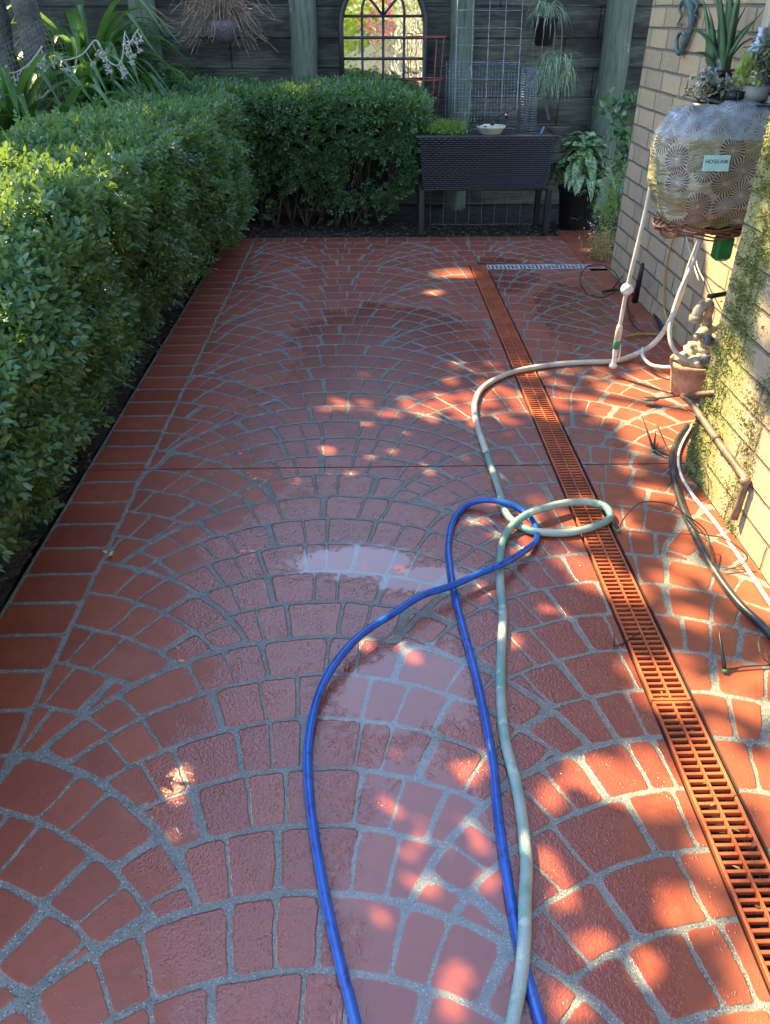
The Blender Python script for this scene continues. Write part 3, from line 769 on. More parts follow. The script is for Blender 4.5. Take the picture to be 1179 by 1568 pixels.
# ------------------------------------------------------------------ hoses on the paving
def gp(lst):
    return [G(a, b, c) for a, b, c in lst]
rb = .0115
blue = [np.array([-.06, -.3, .012]), np.array([-.01, .15, .012])]+gp([(560, 1640, .012), (545, 1568, .012), (515, 1450, .012), (488, 1320, .012), (474, 1220, .014), (472, 1140, .018), (486, 1070, .028), (512, 1018, .04), (552, 973, .05), (606, 937, .055), (646, 912, .052), (692, 897, .045), (737, 877, .042), (771, 863, .046), (801, 845, .030), (821, 827, .016), (818, 802, .012), (798, 781, .025), (771, 769, .042), (737, 766, .03), (713, 775, .015), (695, 796, .012), (687, 830, .012), (689, 866, .012), (695, 903, .012), (706, 950, .012), (730, 1040, .012), (752, 1150, .012), (762, 1240, .012), (776, 1340, .012), (790, 1420, .012), (806, 1490, .012), (832, 1580, .012), (845, 1640, .012)])+[np.array([.34, .2, .012]), np.array([.33, -.3, .012])]
b = MB(); b.tube(blue, rb, 14, 8); tag(b.build('garden_hose', mt_blue), 'bright blue hose looping across the middle of the wet paving', 'hose')
rg = .0142
green = [np.array([.10, -.3, .016]), np.array([.18, .25, .016])]+gp([(775, 1640, .016), (785, 1568, .018), (797, 1500, .022), (803, 1440, .036), (804, 1380, .036), (806, 1320, .02), (799, 1250, .0145), (788, 1190, .0145), (773, 1130, .0145), (767, 1060, .0145), (768, 990, .0145), (770, 940, .0145), (766, 890, .0145), (768, 836, .015), (780, 810, .024), (800, 792, .040), (826, 780, .046), (875, 769, .040), (918, 772, .030), (934, 786, .022), (925, 800, .016), (875, 815, .016), (820, 814, .016), (793, 803, .015), (774, 784, .015), (762, 744, .0145), (745, 695, .0145), (728, 640, .0145), (730, 608, .0145), (748, 587, .0145), (785, 570, .0145), (835, 560, .0145), (890, 555, .0145), (940, 553, .018), (972, 543, .03)])
green += [PY(1000, 527, 3.90), PY(1022, 498, 3.88), PY(1040, 458, 3.82), PY(1055, 410, 3.76), PY(1072, 365, 3.70), PY(1078, 335, 3.66)]
b = MB(); b.tube(green[:29], rg, 14, 8); ho = thing('garden_hose', 'long clear green braided hose running from the reel to the bottom of the picture', 'hose', green[0])
b.build('green_braided_length', mt_green, ho)
b = MB(); b.tube(green[28:], [rg]*4+[.0125, .0125], 14, 8); b.build('grey_length', mt_grey, ho)
bh = gp([(1230, 1040, .014), (1179, 970, .014), (1130, 922, .014), (1092, 870, .014), (1062, 815, .014), (1040, 762, .014), (1029, 712, .014), (1035, 680, .014), (1052, 652, .016)])
b = MB(); b.tube(bh, .0135, 12, 8); tag(b.build('irrigation_pipe', mt_blackhose), 'thick black irrigation pipe curving along the paving on the right', 'pipe')
pp = [PX(985, 607, 1.26), PX(1010, 607, 1.27), PX(1045, 606, 1.29), PX(1062, 622, 1.295), PX(1100, 676, 1.30), PX(1138, 728, 1.30), PX(1142, 738, 1.30), PX(1134, 765, 1.30), PX(1124, 792, 1.295)]
b = MB(); b.tube(pp[2:6]+[PX(1141, 733, 1.30)], .013, 12, 5); b.tube([PX(1141, 732, 1.30), PX(1141, 742, 1.30), PX(1124, 794, 1.298)], .0135, 12, 3)
b.tube([pp[2]-[0, 0, .001], PX(1085, 602, 1.31), PX(1100, 602, 1.33)], .011, 8, 3)
for a in ((1097, 671), (1141, 737)):
    c = PX(a[0], a[1], 1.299); b.sphere(c, .0185)
b.tube(gp([(1124, 794, .015), (1140, 812, .012), (1165, 845, .012), (1195, 888, .012), (1230, 935, .012)]), .0125, 12, 5)
tag(b.build('drain_pipe', mt_pipe), 'brown elbowed pipe leaning on the mossy pier and running along its foot', 'pipe')
# solid spoon shape put in for a dark shadow on the sunlit paving
b = MB(); q = G(996, 611, .03); b.lathe(q, [(.001, -.004), (.04, -.003), (.04, .003), (.001, .004)], 16, sx=1.0, sy=.55)
b.tube([q+[.03, .004, 0], G(1050, 604, .07)], .006, 8, 3)
tag(b.build('spoon_shadow', mt_pipe), 'brown spoon shaped solid put in for a shadow on the bright sunlit paving', 'shadow shape')
# white thin tube along the pier foot
b = MB(); b.tube(gp([(1060, 650, .012), (1040, 690, .010), (1042, 725, .010), (1062, 760, .010), (1095, 800, .010), (1130, 850, .01), (1160, 895, .01), (1180, 925, .01), (1210, 965, .01)]), .0065, 8, 6)
tag(b.build('thin_hose', mt_white), 'thin pale tube lying between the black pipe and the pier', 'hose')
def dripper(label, tip, spike, line):
    t = thing('drip_emitter', label, 'drip emitter', G(tip[0], tip[1], 0), 'drip emitters with thin black tubing')
    b = MB(); p = G(tip[0], tip[1], .008); b.sphere(p, .0085, sc=(1, 1, .8)); b.build('emitter', mt_tip, t)
    b = MB()
    for s in spike:
        q = G(*s); b.tube([p, p+(q-p)*.2, q], [.0065, .006, .0012], 6, 2, smooth=False)
    b.build('spike', mt_black, t)
    if line: b = MB(); b.tube(gp(line), .0026, 6, 6); b.build('tube', mt_blackhose, t)
dripper('drip emitter with a lone upright black spike, nearest the bottom right', (1110, 1027), [(1100, 958, .10)], [(1112, 1025, .008), (1145, 1020, .01), (1180, 1018, .01), (1230, 1012, .01)])
dripper('drip emitter whose thin tube arches up beside the green hose loop', (947, 812), [(935, 790, .04)], [(947, 810, .01), (958, 790, .05), (975, 773, .09), (995, 768, .10), (1030, 774, .09), (1062, 800, .05), (1085, 830, .02), (1092, 868, .02)])
dripper('drip emitter with crossed black spikes at the edge of the bright sunlit patch', (1001, 690), [(983, 636, .10), (1024, 698, .01), (1004, 660, .06)], [(1001, 690, .01), (1018, 699, .01), (1030, 702, .02)])
b = MB(); b.tube(gp([(1092, 868, .02), (1082, 815, .07), (1050, 790, .12), (1070, 815, .10), (1110, 825, .09), (1143, 850, .05), (1135, 865, .02), (1108, 873, .012)]), .0026, 6, 6)
tag(b.build('drip_tube', mt_twig), 'long curl of thin brown tube springing over the black pipe', 'tubing'); b = MB(); b.tube(gp([(1052, 680, .05), (1070, 700, .10), (1084, 735, .08), (1082, 762, .02), (1066, 768, .01)]), .0022, 6, 6)
tag(b.build('drip_tube', mt_twig), 'thin brown tube curling up against the foot of the mossy pier', 'tubing'); b = MB(); b.tube(gp([(1163, 965, .03), (1162, 990, .05), (1170, 1008, .03), (1185, 1020, .01)]), .003, 6, 6)
tag(b.build('drip_tube', mt_twig), 'short thin tube looping under the black pipe at the right edge', 'tubing'); b = MB(); b.tube(gp([(1000, 640, .03), (1018, 680, .02), (1030, 700, .02), (1034, 730, .03)]), .002, 6, 4)
tag(b.build('drip_tube', mt_twig), 'thin tube between the crossed spikes and the black pipe', 'tubing')
b = MB(); b.tube(gp([(940, 990, .01), (951, 987, .005), (965, 978, .005), (978, 968, .004)]), .002, 5, 4); b.tube(gp([(940, 990, .005), (941, 972, .03)]), .0018, 5, 4)
tag(b.build('twig', mt_black), 'small dark twig lying across the left rail of the drain', 'twig')
# ------------------------------------------------------------------ hose reel in its cover
BY = 3.60
def bag_point(u, v, s=1.0):
    """outline coordinate u,v in -1..1 -> soft box surface"""
    return u, v
reel = thing('hose_reel', 'hose reel on the brick wall in a starburst patterned cover with a clear top', 'hose reel', (1.53, BY, .8))
def superbox(c, hx, hy, hz, e1=.45, e2=.5, nu=40, nv=28, seed=1, wob=.012, v0=-1, v1=1, grow=0.0, shear=0.0):
    b = MB(); vs = []
    for j in range(nv+1):
        ph = PI/2*(v0+(v1-v0)*j/nv)
        for i in range(nu):
            th = 2*PI*i/nu
            cp, sp_ = math.cos(ph), math.sin(ph); ct, st = math.cos(th), math.sin(th)
            P_ = lambda a, e: math.copysign(abs(a)**e, a)
            x = P_(cp, e1)*P_(ct, e2); y = P_(cp, e1)*P_(st, e2); z = P_(sp_, e1)
            p = np.array([x*(hx+grow), y*(hy+grow), z*(hz+grow)])
            p[0] *= 1-.10*max(0, -z); p[1] *= 1-.15*max(0, -z)
            k = vnoise(p[None], seed, 14)[0]*wob; p += _n(p)*k
            p[0] += shear*z*hz
            vs.append(p+np.asarray(c))
    fs = [(j*nu+i, j*nu+(i+1) % nu, (j+1)*nu+(i+1) % nu, (j+1)*nu+i) for j in range(nv) for i in range(nu)]
    fs += [tuple(range(nu-1, -1, -1)), tuple(nv*nu+i for i in range(nu))] if v0 <= -1 else []
    b.add(vs, fs, True); return b
def bag_material():
    M = MatB('starburst_cloth'); o, x, y, z = M.pos()
    wv = M.noise(o, 30, 2)-.5
    def layer(sc, seed, keep):
        a = (x-y*.6+seed)*sc; bb = z*sc+seed
        t = M.n('ShaderNodeTexVoronoi'); t.voronoi_dimensions = '2D'; t.inputs['Scale'].default_value = 1.0; t.inputs['Randomness'].default_value = .75
        M.nt.links.new(M.vec(a, bb, 0), t.inputs['Vector'])
        sp = M.n('ShaderNodeSeparateXYZ'); M.nt.links.new(t.outputs['Position'], sp.inputs[0])
        dx = a-V(M.nt, sp.outputs[0]); dy = bb-V(M.nt, sp.outputs[1]); r = V(M.nt, t.outputs['Distance'])
        ang = dy.atan2(dx); rnd = M.white(M.vec(V(M.nt, sp.outputs[0]).floor()*1.0+seed, V(M.nt, sp.outputs[1]), 2))
        spoke = (ang*24.0+wv*3.0+r*2.0).sin()
        st = (spoke+r*1.2-.3).ss(-.25, .25)*r.ss(.04, .12)*r.ss(.62, .5)
        return st, rnd, r
    s1, r1, d1 = layer(10.0, 1.3, .5)
    c = M.mix(r1.gt(.80), M.mix(s1, (.33, .30, .21), (.070, .048, .042)), M.mix(s1*.6, (.25, .24, .14), (.14, .125, .065)))
    c = M.mix((r1.lt(.3))*s1*.5, c, (.12, .07, .09))
    fold = M.noise(M.vec(x*2, y*2, z*5), 4, 3, .6)
    M.set('Base Color', c); M.set('Roughness', .42); M.set('Specular IOR Level', .5); M.bump(fold*.03+M.noise(o, 60, 3)*.002, 1.0)
    M.set('Transmission Weight', 0.0); return M.m
superbox((1.55, BY+.03, 1.02), .285, .165, .245, .58, .62, 56, 36, 1, .018, shear=.0).build('cover', bag_material(), reel)
M_ = MatB('clear_plastic'); _o, _x, _y, _z = M_.pos(); M_.set('Base Color', (.42, .48, .56, 1)); M_.set('Roughness', .12); M_.bump(M_.noise(_o, 11, 3, .5, 1.0)*.004, 1.0)
cr_ = M_.noise(_o, 14, 3, .6, 1.0); tr_ = M_.n('ShaderNodeBsdfTransparent'); mx_ = M_.n('ShaderNodeMixShader'); fa_ = (cr_.ss(.35, .7)*.35+.25)
M_.nt.links.new(fa_.s, mx_.inputs[0]); M_.nt.links.new(tr_.outputs[0], mx_.inputs[1]); M_.nt.links.new(M_.p.outputs[0], mx_.inputs[2]); M_.nt.links.new(mx_.outputs[0], M_.out.inputs[0]); mt_clear = M_.m
superbox((1.55, BY+.03, 1.025), .285, .165, .240, .58, .62, 56, 16, 1, .018, v0=.20, v1=1, grow=.007).build('clear_top', mt_clear, reel)
# cloth gathers and orange drawstring at the hem
b = MB()
for k in range(7):
    z = .79-.008*k; rr = 1-.03*k
    b.tube([(1.55+math.cos(a)*.245*rr, BY+.03+math.sin(a)*.125*rr, z+.010*math.sin(a*5+k)) for a in np.linspace(0, 2*PI, 26)], .004, 5, 2)
b.build('drawstring', plain('orange_cord', (.24, .095, .045), .6, .4, 60), reel)
b = MB(); b.box((1.63, BY-.02, .69), (.075, .07, .11), bev=.012); b.build('catch', mt_green_p, reel)
b = MB(); b.box((1.70, BY+.10, .78), (.13, .05, .05), bev=.006); b.box((1.66, BY+.02, .755), (.20, .10, .02), bev=.004); b.build('bracket', mt_pipe, reel)
# label plate with its lettering, set on the front of the cover
c = PY(1097, 250, BY-.152)
lb = thing('cover_label', '', '')
bpy.data.objects.remove(lb)
b = MB(); b.box((0, 0, 0), (.108, .003, .062), bev=.001); lab = b.build('label', plain('mint_label', (.42, .62, .56), .5, .1, 30), reel)
lab.location = Vector(c)-reel.location; lab.rotation_euler = (R(-6), 0, R(-4))
def text_mesh(name, body, size, mat, parent, loc, extr=.0006):
    cu = bpy.data.curves.new(name, 'FONT'); cu.body = body; cu.size = size; cu.extrude = extr; cu.align_x = 'CENTER'; cu.align_y = 'CENTER'
    to = bpy.data.objects.new(name+'_tmp', cu); COL.objects.link(to); dg = bpy.context.evaluated_depsgraph_get(); dg.update()
    me = bpy.data.meshes.new_from_object(to.evaluated_get(dg)); bpy.data.objects.remove(to); bpy.data.curves.remove(cu)
    me.materials.clear(); me.materials.append(mat); o = bpy.data.objects.new(name, me); COL.objects.link(o); o.parent = parent; o.location = loc; o.rotation_euler = (R(90), 0, 0); return o
mt_ink = plain('dark_green_ink', (.015, .085, .06), .5, .1)
text_mesh('lettering', 'HOSELINK', .0205, mt_ink, lab, (0, -.0022, .006))
b = MB()
for k in range(18): b.box((-.026+k*.003, -.0021, -.016), (.0018, .001, .0022))
b.build('small_print', mt_ink, lab)
# hanging hose with ball stop and nozzle
hang = thing('hanging_hose', 'grey hose hanging from the reel with a white ball stop and a sprayer end', 'hose', (1.29, 3.72, 0))
top = PY(1008, 232, 3.70); bl = PY(960, 443, 3.72); nz = PY(949, 500, 3.72)
b = MB(); b.tube([top+[.06, .0, .03], top, top+[-.004, 0, -.06], (top+bl)/2+[.004, 0, .0], bl, nz+[0, 0, -.01]], .0098, 12, 8); b.build('hose', mt_grey, hang)
b = MB(); b.sphere(bl, .030, 20, 12); b.build('ball_stop', mt_white, hang)
e = G(937, 570, .02); ax = e-nz
b = MB(); b.lathe(nz+[0, 0, .012], [(.009, 0), (.014, .01), (.017, .04), (.0165, .085), (.013, .09)], 16, axis=ax); b.build('coupling', mt_cream, hang)
b = MB(); b.lathe(nz+_n(ax)*.085+[0, 0, .012], [(.0155, 0), (.0175, .004), (.0175, .042), (.014, .046)], 16, axis=ax); b.build('collar', mt_tip, hang)
b = MB(); b.lathe(nz+_n(ax)*.125+[0, 0, .012], [(.013, 0), (.014, .02), (.010, .06), (.012, .085), (.020, .095), (.021, .108), (.0, .11)], 16, axis=ax)
b.tube([nz+_n(ax)*.10+[.018, 0, .01], nz+_n(ax)*.16+[.022, -.004, .01], nz+_n(ax)*.20+[.018, -.004, .01]], .0045, 8, 4); b.build('nozzle', mt_white, hang)
# second pale hose loops in front of the ornament
b = MB(); b.tube([PY(1078, 350, 3.64), PY(1062, 400, 3.62), PY(1040, 450, 3.60), PY(1026, 500, 3.55), PY(1030, 532, 3.50), PY(1052, 552, 3.47), PY(1082, 556, 3.50), PY(1092, 545, 3.58)], .0105, 10, 8)
tag(b.build('supply_hose', mt_grey), 'pale supply hose hanging in a U in front of the terracotta pot', 'hose')
b = MB(); b.tube([PY(984, 533, 3.95), PY(984, 545, 3.86), PY(996, 558, 3.76), PY(1015, 562, 3.70), PY(1034, 562, 3.66)], .0085, 10, 8)
tag(b.build('short_hose', mt_white), 'short white hose curling low beside the terracotta pot', 'hose')
b = MB(); b.tube([PX(1040, 335, 1.755), PX(1022, 400, 1.755), PX(1016, 455, 1.755), PX(1020, 485, 1.755), PX(1030, 500, 1.75), G(1020, 512, .02), G(985, 511, .012), G(958, 515, .012)], .0055, 8, 6)
tag(b.build('yellow_hose', plain('yellow_hose', (.50, .30, .04), .5, .3, 12)), 'thin yellow hose down the brick wall and onto the paving', 'hose')
b = MB(); b.tube([PX(1047, 345, 1.74), PX(1056, 385, 1.72), PX(1070, 430, 1.70)], .0035, 8, 5); tag(b.build('wall_cord', mt_grey), 'thin pale cord hanging on the wall just left of its twin under the reel', 'cord'); b = MB(); b.tube([PX(1062, 335, 1.74), PX(1066, 400, 1.72), PX(1078, 430, 1.68)], .003, 8, 5)
tag(b.build('wall_cord', mt_grey), 'thin pale cord hanging nearest the pier under the reel', 'cord')
# black hose, loop and bracket at the wall foot
b = MB(); b.tube([G(900, 452, .02), G(888, 430, .04), G(897, 410, .07), G(920, 405, .09), G(942, 418, .07), G(948, 440, .03), G(925, 455, .02), G(905, 452, .02)], .004, 8, 8)
tag(b.build('wire_loop', mt_black), 'round loop of thin black tubing standing on the paving by the wall corner', 'tubing')
b = MB(); b.tube([G(922, 446, .015), G(950, 444, .025), G(975, 452, .02)], .010, 8, 4); b.tube([G(938, 442, .02), G(955, 420, .06)], [.008, .003], 6, 3)
b.tube([G(972, 462, .03), PX(984, 404, 1.70)], [.022, .012], 8, 3)
b.tube([G(975, 450, .02), G(995, 470, .02), G(1008, 490, .02), G(1016, 512, .02)], .013, 10, 5)
b.tube([G(960, 455, .01), G(966, 490, .01), G(985, 508, .01), G(1010, 512, .01)], .004, 6, 5)
tag(b.build('black_fittings', mt_black), 'black irrigation fittings and hose lying along the foot of the brick wall', 'pipe')
# terracotta pot with stone ornament and tap
tp = thing('terracotta_pot', 'terracotta pot by the wall with pale stone pieces stacked in it', 'pot', (1.60, 3.52, 0))
b = MB(); b.lathe((1.60, 3.52, 0), [(.085, 0), (.090, .005), (.104, .10), (.107, .135), (.118, .137), (.120, .165), (.110, .167), (.106, .14), (.0, .135)], 28); b.build('pot', mt_terra, tp)
st_ = thing('stone_ornament', 'pile of pale weathered stones filling the terracotta pot', 'ornament', (1.60, 3.52, .14))
for (dx, dy, dz, r, sx, sy, sz) in ((-.05, 0, .05, .048, 1.1, .9, .8), (.05, .01, .055, .052, 1.0, .9, .8), (0, -.045, .06, .046, 1.2, .8, .7), (.0, .04, .08, .050, 1.1, .9, .9)):
    b = MB(); b.sphere((0, 0, 0), r, 26, 18, (sx, sy, sz)); vv = np.array(b.v); k1 = np.abs(vnoise(vv, int(r*1e3)+int(dz*100), 38))[:, None]; k2 = vnoise(vv, int(dz*1e3), 110)[:, None]
    vv = vv*(1+.38*k1-.14+.07*k2)+[1.60+dx, 3.52+dy, .12+dz]; b.v = [tuple(q_) for q_ in vv]; b.build('stone', mt_stone, st_)
tapo = thing('garden_tap', 'beige painted standpipe tap with grey and black valves rising over the terracotta pot', 'tap', (1.66, 3.52, .1))
mt_beige = plain('beige_painted_metal', (.50, .41, .28), .55, .35, 30, bump=.002, bscale=90)
b = MB(); b.tube([(1.64, 3.54, .12), (1.635, 3.54, .24), (1.62, 3.53, .33), (1.60, 3.52, .40)], [.030, .030, .026, .024], 16, 5)
b.lathe((1.636, 3.54, .20), [(.030, 0), (.040, .004), (.040, .024), (.030, .028)], 16); b.build('standpipe', mt_beige, tapo)
b = MB(); b.tube([(1.60, 3.52, .385), (1.60, 3.51, .43), (1.58, 3.50, .455), (1.545, 3.48, .44), (1.535, 3.475, .40)], [.026, .027, .026, .024, .026], 16, 6); b.lathe((1.535, 3.475, .375), [(.020, 0), (.031, .004), (.031, .030), (.024, .034)], 16); b.build('elbow', mt_beige, tapo)
b = MB(); b.tube([(1.765, 3.60, .335), (1.68, 3.55, .325), (1.60, 3.50, .315), (1.545, 3.47, .30)], [.018, .020, .022, .018], 14, 5); b.sphere((1.60, 3.50, .315), .034, 16, 12, (1, 1, .9)); b.build('cross_pipe', mt_beige, tapo)
b = MB(); b.sphere((1.655, 3.47, .27), .036, 18, 12, (1.2, 1, .8)); b.tube([(1.655, 3.47, .27), (1.66, 3.45, .20), (1.63, 3.44, .16)], [.024, .021, .019], 12, 4); b.build('valve_body', mt_beige, tapo)
b = MB(); b.tube([(1.60, 3.54, .475), (1.70, 3.57, .480)], .012, 10, 2, False); b.tube([(1.60, 3.51, .44), (1.61, 3.53, .475)], .008, 8, 2, False); b.build('handle', mt_black, tapo)
b = MB(); b.lathe((1.595, 3.44, .30), [(0, -.022), (.024, -.020), (.026, 0), (.024, .02), (0, .022)], 14, axis=(.3, -1, .2)); b.build('valve', plain('blue_grey_plastic', (.16, .19, .24), .4, .3), tapo)
b = MB(); b.tube([(1.625, 3.43, .30), (1.665, 3.42, .285), (1.69, 3.42, .24)], .015, 10, 5); b.build('connector', mt_black, tapo)
b = MB(); b.tube([(1.56, 3.43, .31), (1.585, 3.435, .302)], .012, 10, 2, False); b.build('hose_tail', mt_brass, tapo)
b = MB(); b.lathe((1.60, 3.42, .215), [(0, -.018), (.024, -.016), (.026, .006), (.018, .02), (0, .022)], 14, axis=(1, .2, .1)); b.build('grey_cap', plain('slate_plastic', (.10, .12, .16), .5, .3), tapo)

# ------------------------------------------------------------------ wall ornament, shelf and succulents
gk = thing('lizard_ornament', 'blue green metal lizard with a curled tail hung on the brick wall', 'wall ornament', (1.75, 5.06, 1.6))
mt_gecko = plain('verdigris_metal', (.10, .20, .20), .45, .5, 40, metal=.3, bump=.002, bscale=200, c2=(.05, .06, .06))
def W(px_, py_, X=1.745): return PX(px_, py_, X)
b = MB(); b.tube([W(1050, -75), W(1054, -45), W(1052, -15), W(1058, 5), W(1060, 25), W(1057, 45), W(1050, 65), W(1043, 80), W(1038, 80), W(1036, 66), W(1039, 54), W(1045, 50), W(1049, 56), W(1047, 64), W(1043, 66)], [.020, .032, .036, .030, .022, .018, .016, .014, .012, .011, .010, .009, .008, .007, .006], 12, 6); b.sphere(W(1050, -85), .04, sc=(.6, 1, 1.2))
b.build('body', mt_gecko, gk)
for L in ([(1054, -2), (1045, 3), (1041, 14), (1044, 24), (1040, 33)], [(1060, 0), (1068, 8), (1064, 20)], [(1050, -50), (1040, -45), (1038, -35)], [(1056, -50), (1066, -48), (1068, -38)]):
    b = MB(); b.tube([W(*q) for q in L], [.012, .010, .009, .007, .006][:len(L)], 8, 5); e_ = L[-1]
    for s in (-4, 0, 4): b.tube([W(e_[0], e_[1]), W(e_[0]+s, e_[1]+8)], [.005, .003], 6, 2)
    b.build('leg', mt_gecko, gk)
wf = MB(); wf.box((1.755, 3.90, 1.75), (.05, .07, 1.0), bev=.004); wfo = thing('window', 'dark window with a pale frame set in the brick wall at the top right', 'window', (1.76, 3.5, 1.3))
wf.box((1.755, 3.3, 1.27), (.06, 1.13, .05), bev=.004); wf.build('frame', mt_cream, wfo)
b = MB(); b.box((1.764, 3.3, 1.76), (.02, 1.12, .93)); M_ = MatB('dark_glass'); M_.set('Base Color', (.05, .055, .05, 1)); M_.set('Roughness', .12); b.build('pane', M_.m, wfo)
sh = thing('plant_shelf', 'small dark metal wall shelf holding pots behind the covered reel', 'shelf', (1.66, 4.0, 1.28))
b = MB(); b.box((1.655, 3.88, 1.262), (.22, .62, .012), bev=.003); b.build('board', mt_frame, sh)
b = MB()
for yv in (3.62, 4.12): b.tube([(1.77, yv, 1.05), (1.74, yv, 1.10), (1.58, yv, 1.254)], .006, 6, 4)
b.tube([(1.548, 3.58, 1.33), (1.548, 4.18, 1.33)], .003, 6, 2, False)
for yv in np.linspace(3.58, 4.18, 7): b.tube([(1.548, yv, 1.268), (1.548, yv, 1.33)], .003, 6, 2, False)
b.build('bracket', mt_frame, sh)
ap = thing('potted_aloe', 'spiky green aloe in a black pot on the shelf above the reel', 'potted plant', (1.62, 4.02, 1.27))
base = np.array([1.62, 4.02, 1.27])
b = MB(); b.lathe(base, [(.050, 0), (.056, .005), (.066, .085), (.072, .087), (.072, .105), (.064, .105), (.06, .09), (0, .088)], 24); b.build('pot', mt_black, ap)
mt_aloe = plain('aloe_leaf', (.065, .135, .055), .4, .35, 14, c2=(.10, .19, .10))
def aloe_leaf(p0, p1, r, sag=.05):
    b = MB(); p0 = np.asarray(p0, float); p1 = np.asarray(p1, float); d = p1-p0; mid = p0+d*.5+np.array([0, 0, sag]); P = smooth_path([p0, mid, p1], 8); N = len(P); vs = []
    for i, p in enumerate(P):
        t = _n(P[min(i+1, N-1)]-P[max(0, i-1)]); s = _n(np.cross(t, [0, .3, 1])); n = np.cross(s, t); u = i/(N-1); w_ = r*(1-u**1.6)*(0.8+.4*min(1, u*4))+.0008
        vs += [p-s*w_+n*w_*.35, p-n*w_*.45, p+s*w_+n*w_*.35, p+n*w_*.12]
    fs = [(i*4+k, i*4+(k+1) % 4, i*4+4+(k+1) % 4, i*4+4+k) for i in range(N-1) for k in range(4)]; b.add(vs, fs, True); return b
bt = base+[0, 0, .09]
for (a, c_, r) in ((1075, -10, .018), (1090, -30, .02), (1100, -25, .018), (1120, -40, .022), (1135, -15, .034), (1172, 12, .014), (1155, 30, .016), (1053, 38, .016), (1055, 82, .013), (1088, 20, .018), (1100, 0, .020), (1145, 5, .018), (1160, 55, .014), (1112, -10, .022), (1128, 5, .020), (1083, 5, .012)):
    tip = PY(a, c_, 4.02+random.uniform(-.08, .08)); L = aloe_leaf(bt+np.array([random.uniform(-.03, .03), random.uniform(-.03, .03), 0]), tip, r, .035 if c_ > 20 else .02); L.build('leaf', mt_aloe, ap)
vz = thing('jar', 'small pale blue ceramic jar among the succulents', 'jar', PY(1164, 85, 3.80))
c = PY(1165, 60, 3.80); b = MB(); b.lathe(c-[0, 0, .075], [(.02, 0), (.034, .01), (.042, .035), (.036, .055), (.020, .068), (.017, .10), (.021, .118), (.018, .118), (.012, .07), (0, .06)], 24); vz_m = b.build('body', plain('pale_blue_glaze', (.42, .50, .66), .25, .15), vz)
mt_succ = leafmat('succulent', [(.10, .17, .11), (.22, .30, .20), (.30, .36, .22), (.16, .13, .12)], .45, .2)
mt_lime = leafmat('lime_succulent', [(.32, .42, .08), (.25, .36, .08), (.40, .46, .16)], .4, .3)
mt_mauve = leafmat('mauve_flower', [(.40, .30, .42), (.52, .42, .50), (.45, .22, .28), (.30, .32, .48)], .6, .4)
def succ(name, label, px_list, Y, n, mat, L, W_, spread=.035, pot=True):
    c0 = PY(px_list[0][0], px_list[0][1], Y); t = thing(name, label, 'potted plant', c0)
    P = []
    for (a, c_) in px_list: P.append(PY(a, c_, Y)+RS.normal(0, spread*.6, (n, 3))*[1, 1, .8])
    P = np.concatenate(P); D = RS.normal(0, 1, P.shape)+[0, -.3, .5]
    v, f = leaves_np(P, D, RS.normal(0, .6, P.shape)+[0, -.4, .8], RS.uniform(.6, 1.3, len(P))*L, W_, .25, .1); build_np('foliage', v, f, mat, t)
    return t, c0
t, c0 = succ('succulent_plant', 'silvery succulent spilling from a grey bowl at the right edge', [(1160, 85), (1172, 95), (1178, 70), (1165, 105)], 3.75, 130, mt_succ, .028, .010)
b = MB(); b.lathe((1.68, 3.72, 1.27), [(.03, 0), (.05, .01), (.06, .06), (.055, .06), (0, .05)], 20); b.build('pot', plain('grey_pot', (.25, .24, .22), .7, .3), t)
t, c0 = succ('lime_succulent', 'lime green round leaved succulent beside the black pot', [(1136, 105), (1146, 100), (1140, 120), (1150, 130)], 3.72, 14, mt_lime, .034, .030)
b = MB(); b.lathe((1.60, 3.74, 1.27), [(.03, 0), (.04, .01), (.045, .04), (.04, .04), (0, .035)], 16); b.build('pot', mt_black, t)
t, c0 = succ('flowering_plant', 'low plant with mauve and pink flowers behind the clear top of the cover', [(1075, 135), (1090, 128), (1108, 130), (1065, 140), (1120, 138), (1085, 120)], 3.78, 45, mt_succ, .024, .012)
P = np.concatenate([PY(a, c_, 3.74)+RS.normal(0, .018, (5, 3)) for a, c_ in ((1062, 138), (1080, 118), (1098, 112), (1070, 128), (1110, 125), (1130, 140), (1086, 110), (1165, 140), (1120, 118))])
v, f = leaves_np(P, RS.normal(0, 1, P.shape)+[0, -.5, .5], RS.normal(0, 1, P.shape), .020, .014, .2, .1); struct(build_np('flowers', v, f, mt_mauve, t), 'stuff')
b = MB(); b.lathe((1.55, 3.84, 1.17), [(.05, 0), (.06, .01), (.07, .085), (.065, .085), (0, .07)], 20, sx=1.3); b.build('pot', mt_black, t)

# ------------------------------------------------------------------ wicker planter
pl = thing('raised_planter', 'raised black wicker planter on legs standing at the back of the patio', 'planter', (.98, 6.95, 0))
def wicker():
    b = MB(); x0, x1, z0, z1 = .45, 1.52, .365, .745; y0 = 6.78; rows, cols = 24, 44
    for r_ in range(rows):
        z = z0+(z1-z0)*(r_+.5)/rows; tt = (z-z0)/(z1-z0); xa = x0+.02*(1-tt)-.02*tt; xb = x1-.03*(1-tt)+.015*tt
        for c_ in range(cols):
            ua, ub = xa+(xb-xa)*c_/cols, xa+(xb-xa)*(c_+1)/cols; off = .004*(1 if (r_+c_) % 2 else -1); hh = (z1-z0)/rows*.44
            vs = []
            for k in range(4):
                u = ua+(ub-ua)*k/3; d = off*math.sin(PI*k/3)
                vs += [(u, y0-.010*tt*2+.006-d, z-hh), (u, y0-.010*tt*2-.004-d, z), (u, y0-.010*tt*2+.006-d, z+hh)]
            b.add(vs, [(k*3+j, k*3+3+j, k*3+4+j, k*3+1+j) for k in range(3) for j in range(2)], True)
    return b
